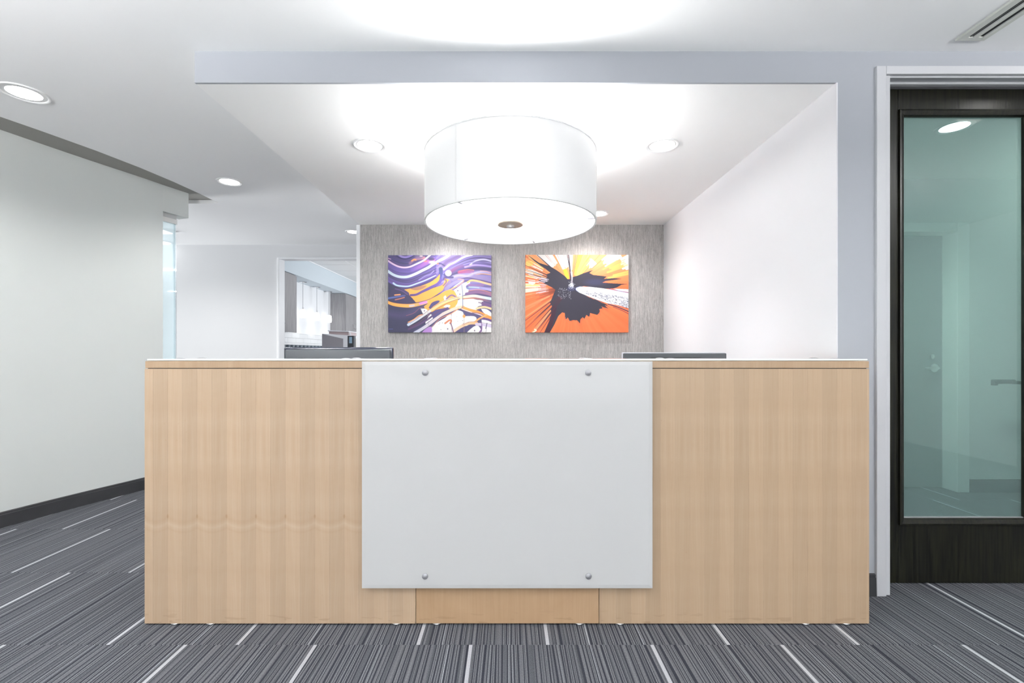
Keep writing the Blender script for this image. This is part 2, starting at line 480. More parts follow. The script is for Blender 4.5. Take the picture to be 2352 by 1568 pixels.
# ------------------------------------------------------------------ mesh helpers
class MB:
    def __init__(self):
        self.bm = bmesh.new()

    def box(self, x0, x1, y0, y1, z0, z1, bev=0, seg=2):
        vs = [self.bm.verts.new(p) for p in ((x0, y0, z0), (x1, y0, z0), (x1, y1, z0), (x0, y1, z0), (x0, y0, z1), (x1, y0, z1), (x1, y1, z1), (x0, y1, z1))]
        fs = [self.bm.faces.new([vs[i] for i in f]) for f in ((3, 2, 1, 0), (4, 5, 6, 7), (0, 1, 5, 4), (1, 2, 6, 5), (2, 3, 7, 6), (3, 0, 4, 7))]
        if bev:
            es = list({e for f in fs for e in f.edges})
            bmesh.ops.bevel(self.bm, geom=es, offset=bev, segments=seg, affect='EDGES', profile=.5)
        return self

    def prism(self, pts, z0, z1):
        """pts: outline in xy (counter-clockwise)"""
        a = [self.bm.verts.new((x, y, z0)) for x, y in pts]
        b = [self.bm.verts.new((x, y, z1)) for x, y in pts]
        n = len(pts)
        self.bm.faces.new(a[::-1]); self.bm.faces.new(b)
        for i in range(n):
            self.bm.faces.new((a[i], a[(i + 1) % n], b[(i + 1) % n], b[i]))
        return self

    def extrude_y(self, pts, y0, y1):
        """pts: outline in xz"""
        a = [self.bm.verts.new((x, y0, z)) for x, z in pts]
        b = [self.bm.verts.new((x, y1, z)) for x, z in pts]
        n = len(pts)
        self.bm.faces.new(a); self.bm.faces.new(b[::-1])
        for i in range(n):
            self.bm.faces.new((a[(i + 1) % n], a[i], b[i], b[(i + 1) % n]))
        return self

    def extrude_x(self, pts, x0, x1):
        """pts: outline in yz"""
        a = [self.bm.verts.new((x0, y, z)) for y, z in pts]
        b = [self.bm.verts.new((x1, y, z)) for y, z in pts]
        n = len(pts)
        self.bm.faces.new(a[::-1]); self.bm.faces.new(b)
        for i in range(n):
            self.bm.faces.new((a[i], a[(i + 1) % n], b[(i + 1) % n], b[i]))
        return self

    def lathe(self, prof, c=(0, 0, 0), axis='z', seg=48, closed=False):
        """prof: (r, h) pairs; closed joins the last ring to the first"""
        rings = []
        for r, h in prof:
            ring = []
            if r < 1e-6:
                p = {'z': (0, 0, h), 'y': (0, h, 0), 'x': (h, 0, 0)}[axis]
                ring = [self.bm.verts.new((c[0] + p[0], c[1] + p[1], c[2] + p[2]))]
            else:
                for i in range(seg):
                    t = 2 * math.pi * i / seg
                    a, b_ = r * math.cos(t), r * math.sin(t)
                    p = {'z': (a, b_, h), 'y': (a, h, b_), 'x': (h, a, b_)}[axis]
                    ring.append(self.bm.verts.new((c[0] + p[0], c[1] + p[1], c[2] + p[2])))
            rings.append(ring)
        pairs = list(zip(rings, rings[1:]))
        if closed:
            pairs.append((rings[-1], rings[0]))
        for A, B in pairs:
            if len(A) == 1 and len(B) == 1:
                continue
            for i in range(seg):
                j = (i + 1) % seg
                if len(A) == 1:
                    self.bm.faces.new((A[0], B[i], B[j]))
                elif len(B) == 1:
                    self.bm.faces.new((A[i], A[j], B[0]))
                else:
                    self.bm.faces.new((A[i], A[j], B[j], B[i]))
        return self

    def tube(self, pts, r, seg=10):
        pts = [Vector(p) for p in pts]
        rings = []
        for i, p in enumerate(pts):
            d = (pts[min(i + 1, len(pts) - 1)] - pts[max(i - 1, 0)]).normalized()
            up = Vector((0, 0, 1)) if abs(d.z) < .9 else Vector((1, 0, 0))
            s = d.cross(up).normalized(); t = s.cross(d).normalized()
            rings.append([self.bm.verts.new(p + s * r * math.cos(2 * math.pi * k / seg) + t * r * math.sin(2 * math.pi * k / seg)) for k in range(seg)])
        for A, B in zip(rings, rings[1:]):
            for k in range(seg):
                self.bm.faces.new((A[k], A[(k + 1) % seg], B[(k + 1) % seg], B[k]))
        self.bm.faces.new(rings[0][::-1]); self.bm.faces.new(rings[-1])
        return self

    def build(self, name, mat, parent=None, smooth=False, origin=None, uv=None):
        bmesh.ops.recalc_face_normals(self.bm, faces=self.bm.faces[:])
        if uv:
            lay = self.bm.loops.layers.uv.new('UVMap')
            for f in self.bm.faces:
                for l in f.loops:
                    l[lay].uv = uv(l.vert.co)
        if origin:
            bmesh.ops.translate(self.bm, verts=self.bm.verts[:], vec=-Vector(origin))
        me = bpy.data.meshes.new(name)
        self.bm.to_mesh(me); self.bm.free()
        me.materials.append(mat)
        if smooth:
            for p in me.polygons:
                p.use_smooth = True
            try:
                me.set_sharp_from_angle(angle=R(35))
            except Exception:
                pass
        o = bpy.data.objects.new(name, me)
        COL.objects.link(o)
        if origin:
            o.location = origin
        if parent:
            put(o, parent)
        return o


def put(o, parent):
    """child keeps its world place: parents are only ever moved, not turned"""
    w = Vector(o.location)
    o.parent = parent
    p, q = parent, Vector((0, 0, 0))
    while p:
        q += Vector(p.location); p = p.parent
    o.location = w - q


def empty(name, loc, label, cat, group=None):
    o = bpy.data.objects.new(name, None)
    o.empty_display_size = .1
    COL.objects.link(o)
    o.location = loc
    tag(o, label, cat, group)
    return o


def tag(o, label, cat, group=None):
    o['label'] = label
    o['category'] = cat
    if group:
        o['group'] = group
    return o


def struct(o, label=None):
    o['kind'] = 'structure'
    if label:
        o['label'] = label
    return o


# ------------------------------------------------------------------ key planes (metres, camera at origin looking along +Y)
Y_DESK, Y_FRONT, Y_DOOR, Y_ALC, Y_BACK = 1.964, 2.21, 2.319, 4.67, 6.18
Z_CEIL, Z_SOF, Z_UP = 2.554, 2.407, 2.588
X_AL, X_AR = -1.474, 1.545

# ------------------------------------------------------------------ setting
fl = struct(MB().box(-9.2, 5.2, -4.7, 12.7, -.12, -.006).build('floor', M['carpet']), 'charcoal striped carpet floor')
# carpet tiles, laid brickwise, turned at random so that the pale line jumps sides
tile0 = None
PX, PY = .606, .601
flips = {1: {0: 1, 1: 0, 2: 0, 3: 1, 4: 0, 5: 1}, 2: {-1: 0, 0: 1, 1: 0, 2: 1, 3: 0, 4: 1, 5: 0, 6: 1}, 3: {-2: 0, -3: 0}, 4: {-2: 0}}
rr = random.Random(3)
for row in range(-1, 10):
    y0 = 1.835 + (row - 2) * PY
    b0 = -1.61 if row % 2 else -1.916
    for k in range(-5, 11):
        x0 = b0 + k * PX
        if x0 < -4.2 or x0 > 4.3:
            continue
        f = flips.get(row, {}).get(k, rr.randint(0, 1))
        if tile0 is None:
            t = MB().box(-PX / 2 + .0003, PX / 2 - .0003, -PY / 2 + .0003, PY / 2 - .0003, -.006, 0, bev=.0008, seg=1).build('carpet_tile', M['carpet'])
            tile0 = t
        else:
            t = tile0.copy(); COL.objects.link(t)
        t.location = (x0 + PX / 2, y0 + PY / 2, 0)
        t.rotation_euler.z = 0 if f else math.pi
        t.parent = fl

# ceilings
edge = [(-4.0, -4.7), (-3.75, 0.0), (-3.42, 1.5), (-3.05, 2.82), (-2.985, 3.0), (-2.89, 3.30), (-2.82, 3.60), (-2.775, 3.90), (-2.75, 4.2), (-2.742, 4.47)]
mc = MB()
mc.prism([(5.2, -4.7), (5.2, 6.30), (-4.48, 6.30), (-4.48, 12.7), (-9.2, 12.7), (-9.2, 4.47)] + edge[::-1], Z_CEIL, Z_CEIL + .12)
struct(mc.build('ceiling', M['ceiling']), 'white painted main ceiling')
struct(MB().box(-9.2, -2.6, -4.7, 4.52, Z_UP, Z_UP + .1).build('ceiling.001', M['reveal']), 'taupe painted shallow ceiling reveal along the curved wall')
# dropped soffit over the reception alcove
struct(MB().box(X_AL, X_AR, Y_FRONT + .012, Y_ALC + .1, Z_SOF, Z_CEIL + .01).build('ceiling.002', M['soffit']), 'white soffit ceiling over the reception desk')
# grey fascia and wall around the alcove and the door
wf = MB()
wf.box(X_AL, X_AR, Y_FRONT, Y_FRONT + .012, Z_SOF, Z_CEIL)
wf.box(X_AR, 1.77, Y_FRONT, Y_FRONT + .12, 0, Z_CEIL)
wf.box(1.77, 2.74, Y_FRONT, Y_FRONT + .12, 2.45, Z_CEIL)
wf.box(2.74, 5.2, Y_FRONT, Y_FRONT + .12, 0, Z_CEIL)
struct(wf.build('wall_front', M['grey_wall']), 'light blue-grey wall and fascia around the alcove')
struct(MB().box(X_AR, X_AR + .12, Y_FRONT + .12, Y_ALC + .12, 0, Z_SOF).build('wall_right', M['white_wall']), 'white wall of the alcove')
struct(MB().box(X_AR - .002, X_AR + .004, Y_FRONT - .001, Y_FRONT + .13, 0, Z_SOF).build('trim_7', M['white_wall']))
struct(MB().box(-1.470, X_AR, Y_ALC, Y_ALC + .12, 0, Z_SOF).build('wall_alcove', M['wallpaper']), 'grey textured wallpaper wall behind the desk')
struct(MB().box(-1.506, -1.470, Y_ALC - .003, Y_ALC + .125, 0, Z_SOF - .002, bev=.002).build('trim_1', M['bright_trim']), 'white corner trim at the end of the wallpaper wall')
# partition back side continues to close off
struct(MB().box(-1.47, 1.67, Y_ALC + .12, Y_ALC + .2, 0, Z_CEIL).build('wall_partition', M['white_wall']))

# back wall with the kitchen doorway
DX0, DX1, DZ = -3.0, -1.2, 2.367
wb = MB()
wb.box(-4.36, DX0 - .006, Y_BACK, Y_BACK + .12, 0, Z_CEIL)
wb.box(DX0 - .006, DX1, Y_BACK, Y_BACK + .12, DZ + .006, Z_CEIL)
wb.box(DX1, 5.2, Y_BACK, Y_BACK + .12, 0, Z_CEIL)
struct(wb.build('wall_back', M['back_wall']), 'pale grey wall at the end of the corridor')
fr = MB()
fr.box(DX0 - .030, DX0, Y_BACK - .015, Y_BACK + .136, 0, DZ + .018, bev=.003)
fr.box(DX0, DX1, Y_BACK - .015, Y_BACK + .136, DZ, DZ + .018, bev=.003)
fr.box(DX1 - .01, DX1 + .08, Y_BACK - .015, Y_BACK + .136, 0, DZ + .018, bev=.003)
struct(fr.build('trim_2', M['bright_trim']), 'white door frame of the kitchen doorway')
struct(MB().box(-4.36, DX0 - .035, Y_BACK - .01, Y_BACK, 0, .1).build('baseboard_back', M['baseboard']))

# curved wall on the left, its header runs on over the glass panel
wl = [(-4.15, -4.7), (-4.02, 0.0), (-3.72, 1.6), (-3.50, 2.4), (-3.305, 3.05), (-3.19, 3.44), (-3.03, 3.91), (-2.985, 4.067)]
hd = (-2.912, 4.285)


def offs(pts, d):
    out = []
    for i, p in enumerate(pts):
        a = Vector(pts[max(i - 1, 0)]); b = Vector(pts[min(i + 1, len(pts) - 1)])
        t = (b - a).normalized()
        out.append((p[0] - t.y * d, p[1] + t.x * d))
    return out


sm = [wl[0], wl[1]]
for i in range(1, len(wl) - 1):            # smooth the plan a little (Catmull-Rom)
    p0, p1, p2, p3 = [Vector(wl[max(0, min(len(wl) - 1, i + k))]) for k in (-1, 0, 1, 2)]
    for s in (.25, .5, .75, 1):
        q = .5 * ((2 * p1) + (p2 - p0) * s + (2 * p0 - 5 * p1 + 4 * p2 - p3) * s * s + (3 * p1 - p0 - 3 * p2 + p3) * s ** 3)
        sm.append(tuple(q))
back = offs(sm, .12)
w = MB()
for (a, b_), (c, d) in zip(zip(sm, sm[1:]), zip(back, back[1:])):
    w.prism([a, c, d, b_][::-1], 0, Z_UP)
e = sm[-1]; eb = back[-1]
hb = (hd[0] - .114, hd[1] + .038)
w.prism([e, eb, hb, hd][::-1], 2.362, Z_UP)
bmesh.ops.remove_doubles(w.bm, verts=w.bm.verts[:], dist=.0005)
wlo = struct(w.build('wall_left', M['left_wall'], smooth=True), 'pale sage curved wall')
inn = offs(sm, -.012)
bb = MB()
top = offs(sm, -.008)
n_ = len(sm)
rows = []
for i in range(n_):
    rows.append([bb.bm.verts.new((inn[i][0], inn[i][1], 0)), bb.bm.verts.new((inn[i][0], inn[i][1], .082)), bb.bm.verts.new((top[i][0], top[i][1], .084)), bb.bm.verts.new((top[i][0], top[i][1], .097)), bb.bm.verts.new((sm[i][0], sm[i][1], .101)), bb.bm.verts.new((sm[i][0], sm[i][1], 0))])
for A, B in zip(rows, rows[1:]):
    for k in range(5):
        bb.bm.faces.new((A[k], B[k], B[k + 1], A[k + 1]))
struct(bb.build('baseboard_left', M['baseboard'], smooth=True), 'black vinyl baseboard on the curved wall')

# glass side panel below the header
gp = empty('glass_side_panel', (e[0], e[1], 0), 'tall pale blue glass pane standing where the curved wall ends', 'glass panel')
dirv = (Vector(hd) - Vector(e)).normalized()
nv = Vector((-dirv.y, dirv.x))
ge = Vector(e) + nv * .05
gend = ge + dirv * .135


def slab(mb, a, b_, th, z0, z1):
    d = (b_ - a).normalized(); n = Vector((-d.y, d.x)) * th / 2
    mb.prism([tuple(a - n), tuple(b_ - n), tuple(b_ + n), tuple(a + n)], z0, z1)
    return mb


slab(MB(), ge - dirv * .02, gend, .012, 0.0, 2.29).build('glass_pane', M['side_glass'], gp)
slab(MB(), ge - dirv * .02, gend + dirv * .01, .05, 2.285, 2.325).build('top_rail', M['white_metal'], gp)
slab(MB(), gend - dirv * .006, gend + dirv * .008, .02, 0, 2.285).build('edge_strip', M['side_glass'], gp)
slab(MB(), ge - dirv * .02, gend + dirv * .01, .03, 2.325, 2.362).build('track', M['grid_metal'], gp)

# shell of the lobby behind the camera and the rooms beyond
sh = MB()
sh.box(5.08, 5.2, -4.7, 6.3, 0, Z_CEIL)
struct(sh.build('wall_east', M['lobby_wall']))
struct(MB().box(-9.2, -9.08, -4.7, 4.6, 0, Z_UP).box(-9.2, -9.08, 6.1, 12.7, 0, Z_UP).box(-9.2, -9.08, 4.6, 6.1, 0, .3).box(-9.2, -9.08, 4.6, 6.1, 2.4, Z_UP).build('wall_west', M['lobby_wall']))
wn2 = struct(MB().box(-9.15, -9.13, 4.6, 6.1, .3, 2.4).build('added_window_2', M['window_glass']))  # unseen window, added to go with the passage fill
MB().box(-9.18, -9.08, 5.32, 5.38, .3, 2.4).build('added_window_frame', M['white_metal'], wn2)
struct(MB().box(-9.2, 0, 12.58, 12.7, 0, 2.8).build('wall_far', M['kitchen_wall']))
ws = MB()
ws.box(-9.2, -3.9, -4.7, -4.58, 0, Z_UP).box(3.9, 5.2, -4.7, -4.58, 0, Z_CEIL)
ws.box(-3.9, 3.9, -4.7, -4.58, 0, .3).box(-3.9, 3.9, -4.7, -4.58, 2.5, Z_CEIL)
struct(ws.build('wall_south', M['lobby_wall']))
wn = struct(MB().box(-3.9, 3.9, -4.65, -4.63, .3, 2.5).build('added_window_1', M['window_glass']))  # unseen window, added to go with the lobby fill
for i in range(7):
    x = -3.9 + i * 1.3
    MB().box(x - .03, x + .03, -4.68, -4.58, .3, 2.5).build('added_window_frame', M['white_metal'], wn)

# kitchen shell
KX = -3.62
ZK = 2.665
struct(MB().box(KX - .12, KX, Y_BACK + .12, 12.6, 0, ZK).build('wall_kitchen', M['kitchen_wall']))
struct(MB().box(-.1, 0, Y_BACK + .12, 12.6, 0, ZK).build('wall_kitchen.001', M['kitchen_wall']))
kc = struct(MB().box(KX - .12, 0, Y_BACK + .10, 12.6, ZK, ZK + .08).build('ceiling.003', M['grid_metal']), 'white tiled kitchen ceiling')
ct0 = None
for i in range(5):
    for j in range(10):
        if ct0 is None:
            ct0 = MB().box(-.296, .296, -.296, .296, -.008, .004, bev=.002, seg=1).build('ceiling_tile', M['ceiling_tile']); t = ct0
        else:
            t = ct0.copy(); COL.objects.link(t)
        t.location = (-3.0 + i * .61, 6.62 + j * .61, ZK)
        t.parent = kc
# bulkhead above the cabinets
struct(MB().box(KX, -3.30, Y_BACK + .12, 12.6, 2.345, ZK).build('trim_3', M['bulkhead']), 'pale blue bulkhead above the kitchen cabinets')
struct(MB().box(-3.30, -3.285, Y_BACK + .12, 12.6, ZK - .022, ZK).build('trim_4', M['bright_trim']))

# ------------------------------------------------------------------ room behind the glazed door
struct(MB().box(1.67, 2.66, 3.84, 3.96, 0, Z_CEIL).box(3.74, 5.2, 3.84, 3.96, 0, Z_CEIL).box(2.66, 3.74, 3.84, 3.96, 2.15, Z_CEIL).build('wall_office', M['back_wall']))
struct(MB().box(3.75, 5.1, 3.826, 3.84, 0, .105, bev=.003).build('baseboard_office', M['baseboard']))
ofr = MB().box(3.655, 3.755, 3.825, 3.99, 0, 2.2, bev=.004).box(2.64, 2.74, 3.825, 3.99, 0, 2.2, bev=.004).box(2.74, 3.655, 3.825, 3.99, 2.12, 2.2, bev=.004)
struct(ofr.build('trim_8', M['bright_trim']))
d2 = struct(MB().box(2.745, 3.652, 3.955, 3.99, .005, 2.118, bev=.002).build('door_2', M['inner_door']), 'grey inner office door seen through the green glass')
dh = MB().lathe([(0, -.012), (.036, -.012), (.038, -.008), (.038, 0), (0, 0)], (3.575, 3.955, 1.01), 'y', 24)
dh.tube([(3.575, 3.95, 1.01), (3.575, 3.90, 1.01), (3.56, 3.895, 1.01), (3.45, 3.895, 1.008)], .009)
dh.build('door_handle', M['chrome'], d2, smooth=True)
MB().lathe([(0, -.01), (.02, -.01), (.022, -.005), (.022, 0), (0, 0)], (3.56, 3.955, 1.105), 'y', 20).build('deadbolt', M['chrome'], d2, smooth=True)

# ------------------------------------------------------------------ glazed door in the front wall
cs = MB()
yc0, yc1 = Y_FRONT - .015, Y_FRONT
cs.box(1.722, 1.767, yc0, yc1 + .02, 0, 2.478, bev=.003)
cs.box(1.767, 2.743, yc0, yc1 + .02, 2.440, 2.478, bev=.003)
cs.box(2.743, 2.788, yc0, yc1 + .02, 0, 2.478, bev=.003)
casing = struct(cs.build('trim_9', M['trim_white']), 'white casing of the glazed door')
jm = MB()
jm.box(1.767, 1.795, yc1, 2.36, 0, 2.443)
jm.box(2.715, 2.743, yc1, 2.36, 0, 2.443)
jm.box(1.795, 2.715, yc1 + .005, 2.228, 2.434, 2.447, bev=.002)
jm.box(1.795, 2.715, 2.228, 2.262, 2.441, 2.452)
jm.box(1.795, 2.715, 2.262, 2.285, 2.430, 2.452, bev=.002)
jm.box(1.795, 2.715, 2.285, 2.36, 2.439, 2.452)
struct(jm.build('trim_10', M['trim_white']))
dz0, dz1 = .004, 2.4375
d1 = struct(MB().box(1.798, 1.924, Y_DOOR, Y_DOOR + .044, dz0, dz1, bev=.0015).build('door_1', M['door_wood']), 'ebonised wooden door with a tall sea-green glass pane')
MB().box(2.577, 2.712, Y_DOOR, Y_DOOR + .044, dz0, dz1, bev=.0015).build('stile', M['door_wood'], d1)
MB().box(1.924, 2.577, Y_DOOR, Y_DOOR + .044, 2.336, dz1, bev=.001).build('top_rail', M['door_wood'], d1)
MB().box(1.924, 2.577, Y_DOOR, Y_DOOR + .044, dz0, .290, bev=.001).build('bottom_rail', M['door_wood'], d1)
gx0, gx1, gz0, gz1 = 1.953, 2.549, .322, 2.306


def mould_bar(p0, p1, inward):
    """sloping glazing bead from the outer line p0-p1 towards the glass"""
    mb = MB()
    (xa, za), (xb, zb) = p0, p1
    (ia, ja), (ib, jb) = inward
    prof = [(Y_DOOR + .001, 0), (Y_DOOR - .010, 0.05), (Y_DOOR - .012, .3), (Y_DOOR - .004, .85), (Y_DOOR + .006, 1), (Y_DOOR + .016, 1)]
    A = [mb.bm.verts.new((xa + ia * t, y, za + ja * t)) for y, t in prof]
    B = [mb.bm.verts.new((xb + ib * t, y, zb + jb * t)) for y, t in prof]
    for i in range(len(prof)):
        j = (i + 1) % len(prof)
        mb.bm.faces.new((A[i], B[i], B[j], A[j]))
    mb.bm.faces.new(A); mb.bm.faces.new(B[::-1])
    return mb


ox0, ox1, oz0, oz1 = 1.924, 2.577, .290, 2.336
mw, mh = gx0 - ox0, gz0 - oz0
mould_bar((ox0, oz0), (ox0, oz1), ((mw, mh), (mw, -mh))).build('glazing_bead', M['door_wood'], d1)
mould_bar((ox1, oz0), (ox1, oz1), ((-mw, mh), (-mw, -mh))).build('glazing_bead', M['door_wood'], d1)
mould_bar((ox0, oz1), (ox1, oz1), ((mw, -mh), (-mw, -mh))).build('glazing_bead', M['door_wood'], d1)
mould_bar((ox0, oz0), (ox1, oz0), ((mw, mh), (-mw, mh))).build('glazing_bead', M['door_wood'], d1)
MB().box(gx0 - .01, gx1 + .01, Y_DOOR + .018, Y_DOOR + .026, gz0 - .01, gz1 + .01).build('glass_pane', M['door_glass'], d1)
MB().box(gx0, gx1, Y_DOOR + .006, Y_DOOR + .0175, gz0 - .006, gz0 + .004).build('glass_seal', M['satin'], d1)
lv = MB().lathe([(0, 0), (.026, 0), (.026, .012), (0, .012)], (2.63, Y_DOOR + .044, .985), 'y', 20)
lv.tube([(2.63, Y_DOOR + .05, .985), (2.63, Y_DOOR + .10, .985), (2.6, Y_DOOR + .105, .985)], .009)
lv.box(2.495, 2.61, Y_DOOR + .095, Y_DOOR + .113, .978, 1.0, bev=.004)
lv.box(2.495, 2.512, Y_DOOR + .09, Y_DOOR + .113, .970, .99, bev=.003)
lv.build('door_handle', M['dark_plastic'], d1, smooth=True)
fb = MB().extrude_x([(Y_FRONT, 0), (Y_FRONT - .014, 0), (Y_FRONT - .011, .084), (Y_FRONT - .006, .086), (Y_FRONT - .008, .098), (Y_FRONT, .103)], X_AR, 1.722)
struct(fb.build('baseboard_front', M['baseboard']), 'black baseboard between desk and door')
struct(MB().box(X_AR - .012, X_AR, Y_FRONT, Y_ALC, 0, .1).build('baseboard_right', M['baseboard']))
struct(MB().box(-1.47, X_AR - .012, Y_ALC - .012, Y_ALC, 0, .1).build('baseboard_alcove', M['baseboard']))


# ------------------------------------------------------------------ ceiling fittings
def spot(parent, z, power, size=R(150), col=(1, .99, .975)):
    L = bpy.data.lights.new('lamp', 'SPOT')
    L.energy = power; L.spot_size = size; L.spot_blend = .9; L.shadow_soft_size = .07; L.color = col
    o = bpy.data.objects.new('lamp', L)
    COL.objects.link(o)
    o.parent = parent
    o.location = (0, 0, z)
    return o


DL = None


def downlight(x, y, zc, label, power=None, r=.098, group='recessed downlights', col=(1, .99, .975), cone=150):
    root = empty('downlight', (x, y, zc), label, 'ceiling light', group)
    MB().lathe([(r, 0), (r, -.003), (r - .004, -.006), (r - .010, -.006), (r - .016, -.0025), (r - .018, 0)], (x, y, zc), seg=48).build('trim_ring', M['baffle'], root, smooth=True)
    MB().lathe([(r - .017, -.001), (r - .03, -.0015), (.074, -.002)], (x, y, zc), seg=48).build('baffle', M['baffle'], root, smooth=True)
    MB().lathe([(.074, -.002), (.05, -.004), (0, -.005)], (x, y, zc), seg=40).build('lens', M['lens'], root, smooth=True)
    spot(root, -.03, power if power else W_DOWN, R(cone), col=col)
    return root


downlight(-.848, 2.88, Z_SOF, 'round downlight in the soffit on the corridor side of the drum lamp', W_DOWN * 2.0, cone=95)
downlight(.944, 2.88, Z_SOF, 'round downlight in the soffit between the drum lamp and the white alcove wall', W_DOWN * 1.6, cone=80)
downlight(.825, 4.30, Z_SOF, 'small downlight half hidden behind the drum lamp, near the wallpaper wall', W_DOWN * 1.0)
downlight(-.60, 4.30, Z_SOF, 'downlight hidden behind the drum lamp, above the purple canvas', W_DOWN * 1.0)
downlight(-2.64, 2.565, Z_CEIL, 'large bright downlight near the curved wall, closest to the viewer', W_DOWN, r=.11)
downlight(-2.31, 3.90, Z_CEIL, 'downlight in the corridor ceiling beyond the notch of the curved wall', W_DOWN)
downlight(-3.66, 4.93, Z_CEIL, 'downlight hidden behind the end of the curved wall', W_DOWN * 2.6)
downlight(-1.81, 5.52, Z_CEIL, 'farthest downlight, at the end of the corridor beside the wallpaper wall', W_DOWN * 1.4)
downlight(.02, 1.76, Z_CEIL, 'downlight in front of the desk, cut by the top edge of the picture', W_DOWN * .7)
downlight(2.67, 1.97, Z_CEIL, 'downlight outside the glazed door', W_DOWN * .5, col=(1, .98, .9))
for (x, y, lab) in ((-2.3, .3, 'lobby downlight nearest the curved wall'), (0, -.9, 'lobby downlight on the middle line of the desk'), (2.3, -.3, 'lobby downlight on the side of the glazed door')):
    downlight(x, y, Z_CEIL, lab, W_DOWN, group='lobby downlights')
office = downlight(2.80, 2.95, Z_CEIL, 'downlight in the office behind the green glass door', W_SIDE, col=(1, .97, .85))
# lights seen through the pale glass pane
for i, (x, y, dx, lab) in enumerate(((-4.02, 5.44, .10, 'short linear ceiling light seen through the pale glass, uppermost'), (-5.72, 7.95, .30, 'linear ceiling light seen through the pale glass, middle of three'), (-7.35, 10.75, .4, 'farthest linear ceiling light seen through the pale glass'))):
    f = empty('linear_light', (x, y, Z_CEIL), lab, 'ceiling light', 'linear lights beyond the glass')
    MB().box(x - dx, x + dx, y - .09, y + .09, Z_CEIL - .02, Z_CEIL, bev=.004).build('housing', M['white_metal'], f)
    MB().box(x - dx + .015, x + dx - .015, y - .075, y + .075, Z_CEIL - .026, Z_CEIL - .0195, bev=.002).build('lens', M['lens_soft'], f)
f = empty('round_passage_light', (-4.42, 6.02, Z_CEIL), 'round ceiling light seen through the pale glass pane', 'ceiling light')
MB().lathe([(0, -.02), (.07, -.02), (.08, 0)], (-4.42, 6.02, Z_CEIL), seg=32).build('lens', M['lens_soft'], f, smooth=True)
MB().lathe([(.08, 0), (.09, -.012), (.095, 0)], (-4.42, 6.02, Z_CEIL), seg=32).build('trim_ring', M['white_metal'], f, smooth=True)

# slot diffuser in the ceiling
vx0, vx1, vy0, vy1 = 2.020, 2.150, 1.05, 2.124
v = empty('slot_diffuser', (vx0, vy0, Z_CEIL), 'grey two-slot linear air diffuser in the ceiling near the glazed door', 'air vent')
zz = Z_CEIL
vf = MB()
zc_, zd = zz - .007, zz
vf.box(vx0, vx0 + .004, vy0, vy1, zz - .010, zz)
vf.box(vx0 + .004, vx0 + .036, vy0, vy1, zc_, zd)
vf.box(vx0 + .106, vx1, vy0, vy1, zc_, zd)
vf.box(vx0 + .036, vx0 + .106, vy1 - .022, vy1, zc_, zd)
vf.box(vx0 + .036, vx0 + .106, vy0, vy0 + .022, zc_, zd)
vf.build('frame', M['vent_paint'], v)
MB().box(vx0 + .062, vx0 + .082, vy0 + .022, vy1 - .022, zc_, zd).build('centre_bar', M['vent_paint'], v)
for x in (vx0 + .060, vx0 + .104):
    MB().box(x, x + .0035, vy0 + .022, vy1 - .022, zz - .010, zz).build('slot_lip', M['white_metal'], v)
MB().box(vx0 + .036, vx0 + .106, vy0 + .02, vy1 - .02, zz - .0015, zz - .0005).build('backing', M['dark_slot'], v)
MB().box(vx0 + .046, vx0 + .051, vy0 + .022, vy1 - .022, zz - .004, zz - .001).build('blade', M['slot_grey'], v)

# ------------------------------------------------------------------ drum lamp
LX, LY, LR = .013, 2.70, .486
Zt, Zb = H + 1.119, H + .732
lamp = empty('drum_pendant_lamp', (LX, LY, Z_SOF), 'huge lit white fabric drum lamp hanging below the soffit', 'ceiling lamp')
c = (LX, LY, 0)
MB().lathe([(LR, Zb), (LR, Zt), (LR - .003, Zt), (LR - .003, Zb)], c, seg=128, closed=True).build('shade', M['shade'], lamp, smooth=True)
MB().lathe([(LR + .002, Zb - .001), (LR + .002, Zb + .008), (LR - .008, Zb + .008), (LR - .008, Zb - .001)], c, seg=128, closed=True).build('lower_hem', M['shade_hem'], lamp, smooth=True)
MB().lathe([(LR + .002, Zt - .006), (LR + .002, Zt + .001), (LR - .005, Zt + .001), (LR - .005, Zt - .006)], c, seg=128, closed=True).build('upper_hem', M['shade_hem'], lamp, smooth=True)
MB().lathe([(0, Zb + .014), (LR - .006, Zb + .014), (LR - .006, Zb + .010), (0, Zb + .010)], c, seg=128).build('diffuser', M['diffuser'], lamp)


def on_ring(px, py_z, r):      # angle on the ring
    return (LX + r * math.cos(px), LY + r * math.sin(px), py_z)


for ang in (R(236.2), R(-13)):
    mb = MB(); ca, sa = math.cos(ang), math.sin(ang)
    p = Vector((LX + (LR + .001) * ca, LY + (LR + .001) * sa)); tdir = Vector((-sa, ca)) * .0045; nd = Vector((ca, sa)) * .0012
    mb.prism([tuple(p - tdir), tuple(p + tdir), tuple(p + tdir + nd), tuple(p - tdir + nd)], Zb + .006, Zt - .004)
    mb.build('fabric_seam', M['shade_hem'], lamp)
for ang in (R(237), R(-14), R(70), R(128)):
    mb = MB(); ca, sa = math.cos(ang), math.sin(ang)
    q = Vector((LX, LY)); dd = Vector((ca, sa)); td = Vector((-sa, ca)) * .004
    a, b_ = q + dd * (LR - .045), q + dd * (LR - .006)
    mb.prism([tuple(a - td), tuple(b_ - td), tuple(b_ + td), tuple(a + td)], Zb + .002, Zb + .009)
    mb.build('clip', M['satin'], lamp)
fin = MB().lathe([(0, Zb - .004), (.072, Zb - .003), (.074, Zb + .001), (.074, Zb + .009), (0, Zb + .009)], c, seg=48).build('finial_plate', M['nickel'], lamp, smooth=True)
